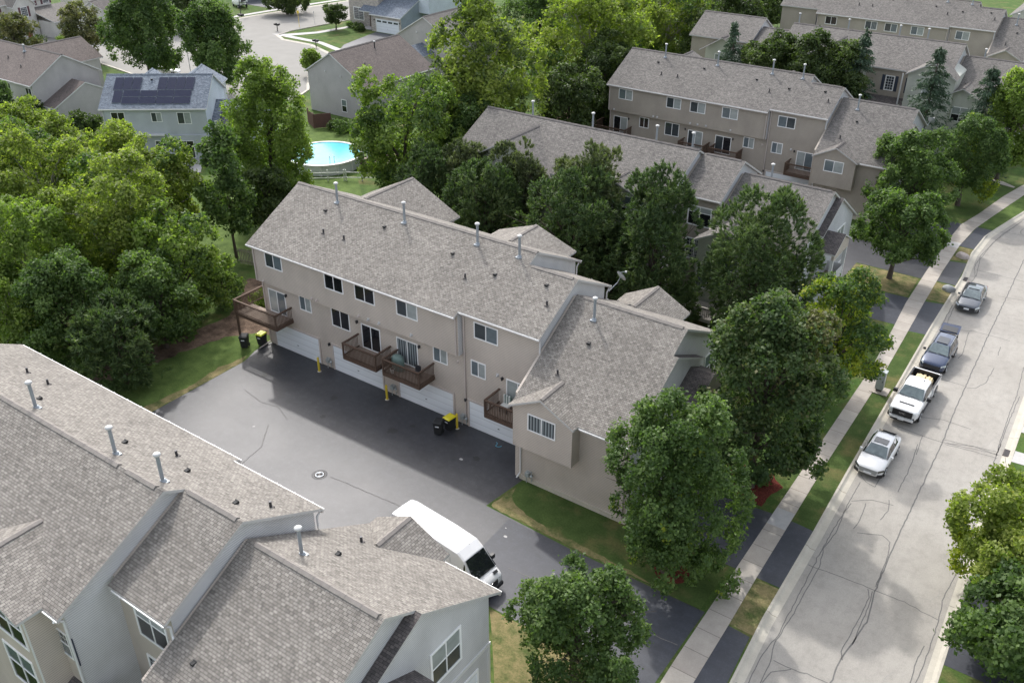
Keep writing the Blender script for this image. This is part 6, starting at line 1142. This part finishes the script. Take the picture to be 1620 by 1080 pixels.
TREES = [
 ('shade_tree', 'loose light green tree on the dry lawn beside the nearest row, bottom centre', -15.1, 26.8, 3.4, 6.3, .6, 'lin'),
 ('shade_tree', 'dense green tree with one yellow tuft at the end wall of the tan roofed row', -14.9, 36.1, 3.9, 10.6, .3, 'lin2'),
 ('maple_tree', 'large dark maple with rusty top leaves over the red mulch bed', -14.0, 45.9, 4.3, 13.8, 1.0, 'maple'),
 ('locust_tree', 'green tree turning yellow on its street side, just past the maple', -13.4, 57.6, 3.2, 10.3, 1.8, 'locust'),
 ('pine_tree', 'broad rounded pine in front of the right end of the second row', -20.9, 62.0, 4.2, 11.8, .6, 'pine'),
 ('shade_tree', 'round green tree with a bare forked trunk between two driveways', -15.3, 80.7, 3.6, 8.3, 2.0, 'dec'),
 ('shade_tree', 'leafy tree at the corner of the bay fronted end unit, third row', -17.1, 92.5, 4.3, 10.1, 1.2, 'dec'),
 ('shade_tree', 'green tree leaning over the lawn where the sidewalk curves', -14.4, 102.6, 3.8, 8.7, 1.5, 'lin2'),
 ('spruce_tree', 'tall blue green spruce in front of the shuttered windows', -21.2, 111.4, 4.1, 13.6, .2, 'spruce'),
 ('spruce_tree', 'blue green spruce partly hidden by the yellow green tree at right', -15.6, 112.4, 4.0, 12.2, .2, 'spruce'),
 ('shade_tree', 'bright yellow green tree at the right edge above the curve', -12.6, 113.3, 3.4, 11.6, 1.5, 'bright'),
 ('ash_tree', 'yellow green tree overhanging the right hand kerb', 1.7, 44.6, 4.5, 7.6, .6, 'yel'),
 ('shade_tree', 'dark green tree at the lower right corner', 2.8, 39.0, 4.0, 6.4, .5, 'dec'),
 ('oak_tree', 'left tree of the dark clump behind the third row', -40.7, 112.5, 4.0, 12.7, .8, 'dkdec'),
 ('oak_tree', 'middle and widest tree of the dark clump behind the third row', -36.0, 112.5, 4.5, 13.3, .8, 'dkdec'),
 ('oak_tree', 'right tree of the dark clump behind the third row', -32.0, 113.0, 3.8, 12.9, .8, 'dkdec'),
 ('spruce_tree', 'narrow spruce rising from the right of the dark clump', -30.0, 113.7, 3.6, 14.2, .2, 'spruce'),
 ('spruce_tree', 'small dark spruce left of the dark clump, below the far gable', -45.6, 113.0, 3.4, 13.2, .2, 'spruce'),
 ('pine_tree', 'leftmost pine of the belt behind the tan roofed row', -52.7, 62.0, 3.0, 10.0, .3, 'pine'),
 ('pine_tree', 'thin olive pine against the left end of the second roof', -49.5, 63.6, 2.3, 11.0, .3, 'pinel'),
 ('pine_tree', 'bright round pine just behind the first rear gable', -44.7, 59.3, 3.7, 10.0, .3, 'pine2'),
 ('pine_tree', 'olive pine standing below the white gable of the second row', -43.9, 63.2, 2.9, 11.3, .3, 'pinel'),
 ('pine_tree', 'tall twin topped olive pine in the middle of the belt', -36.0, 62.3, 3.8, 12.6, .3, 'pinel'),
 ('pine_tree', 'widest dark green pine, nearest in the middle of the belt', -34.8, 58.2, 4.4, 11.6, .3, 'pine2'),
 ('pine_tree', 'tall pine at the right end of the belt beside the timber deck', -28.1, 59.3, 3.2, 13.5, .3, 'pine'),
 ('willow_tree', 'airy light green tree with drooping branches beyond the pool', -59.8, 66.6, 5.3, 15.1, .8, 'light'),
 ('cottonwood_tree', 'tallest cottonwood with open yellow green crown, top centre', -58.4, 78.0, 6.6, 20.6, 2.0, 'cotton'),
 ('cottonwood_tree', 'big yellow green cottonwood left of the third row roof', -61.6, 104.6, 7.9, 17.0, 1.0, 'cotton2'),
 ('cottonwood_tree', 'wide yellow green cottonwood at the top edge behind the third row', -63.3, 131.2, 8.2, 13.8, 1.0, 'cotton2'),
 ('shade_tree', 'green tree behind the tallest cottonwood at the top edge', -79.4, 118.7, 6.0, 13.3, 1.0, 'dec'),
 ('shade_tree', 'dark low tree in the shade left of the third row gable', -56.5, 92.0, 4.1, 10.7, .4, 'dkdec'),
 ('shade_tree', 'dark tree filling the gap right of the wide cottonwood', -56.4, 128.5, 4.2, 10.6, .6, 'dkdec'),
 ('shade_tree', 'green tree at the top edge between the two big cottonwoods', -71.6, 136.9, 5.2, 11.1, .6, 'dec'),
 ('shade_tree', 'deep green tree seen through the gap below the big cottonwood', -56.5, 100.5, 4.2, 12.5, .4, 'dkdec'),
 ('shade_tree', 'deep green tree right behind the willow like tree', -55.8, 72.5, 3.8, 12.0, .4, 'dec'),
 ('shade_tree', 'left one of the two big round street trees at the cul-de-sac', -123.7, 82.8, 5.6, 13.2, 2.2, 'dec2'),
 ('shade_tree', 'right one of the two big round street trees, beside the solar panels', -111.8, 86.0, 4.6, 12.6, 2.0, 'dec2'),
 ('crabapple_tree', 'small olive leaved tree in front of the red door house', -144.1, 85.6, 3.7, 8.8, 1.6, 'olive'),
 ('crabapple_tree', 'olive bush like tree at the left edge below the red door house', -149.6, 77.1, 3.8, 8.1, .8, 'olive'),
 ('shade_tree', 'green tree at the left edge in front of the brown gabled roof', -120.8, 57.6, 3.0, 6.9, .6, 'dec'),
 ('arborvitae', 'dark rounded shrub by the garage wing at left', -119.5, 60.6, 2.2, 3.6, .1, 'dkdec'),
 ('arborvitae', 'low dark shrub left of the pale blue house', -110.5, 62.8, 2.3, 2.6, .1, 'dkdec'),
 ('maple_tree', 'bright green egg shaped maple between pale blue house and pool', -72.0, 60.0, 4.8, 14.6, .2, 'bright'),
 ('shade_tree', 'narrow dark green tree on a bare trunk behind the picket fence', -66.4, 49.8, 2.3, 12.2, 1.8, 'dec2'),
 ('cottonwood_tree', 'farthest left crown of the pale green thicket', -87.6, 44.6, 5.6, 11.3, .8, 'cottony'),
 ('cottonwood_tree', 'crown of the thicket nearest the pale blue house', -83.8, 48.6, 4.8, 9.8, .8, 'cottony'),
 ('cottonwood_tree', 'right hand crown of the thicket with bare twigs showing', -71.5, 46.0, 4.5, 10.4, .8, 'cottony'),
 ('cottonwood_tree', 'bright crown of the thicket at the left edge, lowest one', -68.2, 31.8, 4.1, 11.8, .8, 'cottony2'),
 ('cottonwood_tree', 'middle crown of the thicket, mid green and tall', -66.5, 38.0, 5.2, 12.6, .6, 'cottony'),
 ('cottonwood_tree', 'thicket crown beside the lawn at the soil path', -60.6, 39.7, 3.3, 9.9, .4, 'light'),
 ('cottonwood_tree', 'thicket crown between the two left rows of pale trees', -78.5, 39.5, 5.5, 12.2, .8, 'cottony'),
 ('shade_tree', 'green tree under the thicket above the nearest roof', -61.0, 30.4, 3.7, 8.7, .2, 'dec'),
 ('pine_tree', 'dark pine at the foot of the thicket beside the nearest roof', -55.9, 30.6, 3.0, 6.6, .2, 'dkpine'),
 ('shade_tree', 'shrubby green tree at the thicket edge on the soil path', -57.9, 35.6, 3.1, 8.2, .1, 'dec'),
 ('hazel_shrub', 'light green shrub at the thicket edge near the picket fence', -59.2, 42.4, 1.9, 4.6, .2, 'light'),
 ('shade_tree', 'light green tree at the lower left edge of the thicket', -65.4, 28.2, 3.2, 7.4, .2, 'cottony2'),
 ('shade_tree', 'dark green tree behind the narrow tree and the fence', -68.0, 55.6, 2.7, 6.5, .3, 'dkdec'),
 ('shade_tree', 'dark tree cut by the top edge beside the far driveway', -147.3, 131.8, 4.4, 5.6, .6, 'dkdec'),
 ('hawthorn_tree', 'small flat topped dark tree on the lawn of the stone front house', -129.2, 127.0, 2.2, 4.4, 1.2, 'dkdec'),
 ('young_tree', 'tiny bright green tree at the kerb before the brown roofed house', -108.6, 100.6, 1.7, 3.6, .9, 'bright'),
 ('shade_tree', 'dark tree at the top edge right of the street trees', -152.2, 110.7, 4.4, 7.4, .6, 'dkdec'),
 ('shade_tree', 'dark tree at the top edge left of the farthest row', -64.5, 174.3, 4.4, 7.4, .5, 'dkdec'),
 ('shade_tree', 'green tree at the top edge left of the park path', -74.1, 172.4, 5.4, 8.7, .5, 'dec'),
 ('shade_tree', 'tall dark trunked tree beside the left end of the farthest row', -62.0, 160.4, 3.0, 10.0, 4.5, 'dkdec'),
 ('shade_tree', 'dark tree between the top cottonwood and the far left gable', -61.0, 150.5, 5.2, 10.5, .5, 'dkdec'),
 ('shade_tree', 'green tree filling the top edge above the tallest cottonwood', -88.0, 150.0, 6.5, 12.0, .5, 'dec'),
 ('shade_tree', 'green tree at the top edge behind the blue grey garage roof', -104, 162.0, 6.5, 12.0, .5, 'dkdec'),
]
for i, (nm, lb, x, y, r, top, cl, kd) in enumerate(TREES): tree(nm, lb, x, y, r, top, cl, kd, 11+i*7)
def shrub(x, y, r, h, kind, label, seed, group='low garden shrubs'):
    mats = {'g': 'leaf_green', 'd': 'leaf_dark', 'b': 'leaf_bright', 'o': 'leaf_olive'}[kind]; me, _ = crown_mesh('foliage', r, .0, h, 'oval', seed, 6, .2, 1.5, .25, (mats,), 0, 0, False, 1500)
    root = empty('shrub', (x, y, 0), label, 'shrub', group); c = bpy.data.objects.new('foliage', me); COL.objects.link(c); c.parent = root
    m = MB(); m.tube((0, 0, -.02), (0, 0, h*.6), .04, .02, 'bark', 5); v = m.build('stem', None, None, (0, 0, 0)); v.parent = root; v.location = (0, 0, 0)
for i, (x, y, r, h, kd, lb) in enumerate([(-84.6, 83.0, 1.6, 1.5, 'g', 'wide shrub along the wall of the brown roofed house'), (-86.8, 83.4, 1.0, 1.1, 'd', 'dark shrub between the red fence and the wall'), (-126.2, 129.6, 1.1, 1.1, 'd', 'round dark shrub left of the stone house entrance'), (-124.6, 128.6, 1.0, 1.0, 'd', 'round shrub at the white garage door corner'),
    (-128.5, 130.2, .9, .9, 'g', 'green shrub under the stone house window'), (-163.5, 88.5, 1.6, 1.2, 'd', 'dark hedge left of the red door'), (-160.8, 91.5, 1.3, .9, 'b', 'yellow green shrub before the garage of the red door house'), (-56.9, 44.6, 1.1, 1.5, 'b', 'light shrub at the end of the picket fence'), (-57.8, 47.0, 1.0, 1.3, 'g', 'green shrub against the picket fence'),
    (-13.6, 46.9, .7, .7, 'g', 'low shrub in the red mulch under the maple'), (-34.6, 10.2-.6, .9, 1.0, 'b', 'bright shrub at the bottom left corner below the near windows'), (-112.5, 62.0, 1.2, 1.2, 'g', 'small green shrub beside the garage wing at left'), (-100.5, 62.6, .9, .9, 'g', 'green shrub at the left foot of the pale blue house'), (-58.3, 38.3, 1.0, 1.2, 'g', 'low leafy shrub where the soil path bends')]): shrub(x, y, r, h, kd, lb, 500+i)
print('leaves', NL[0])
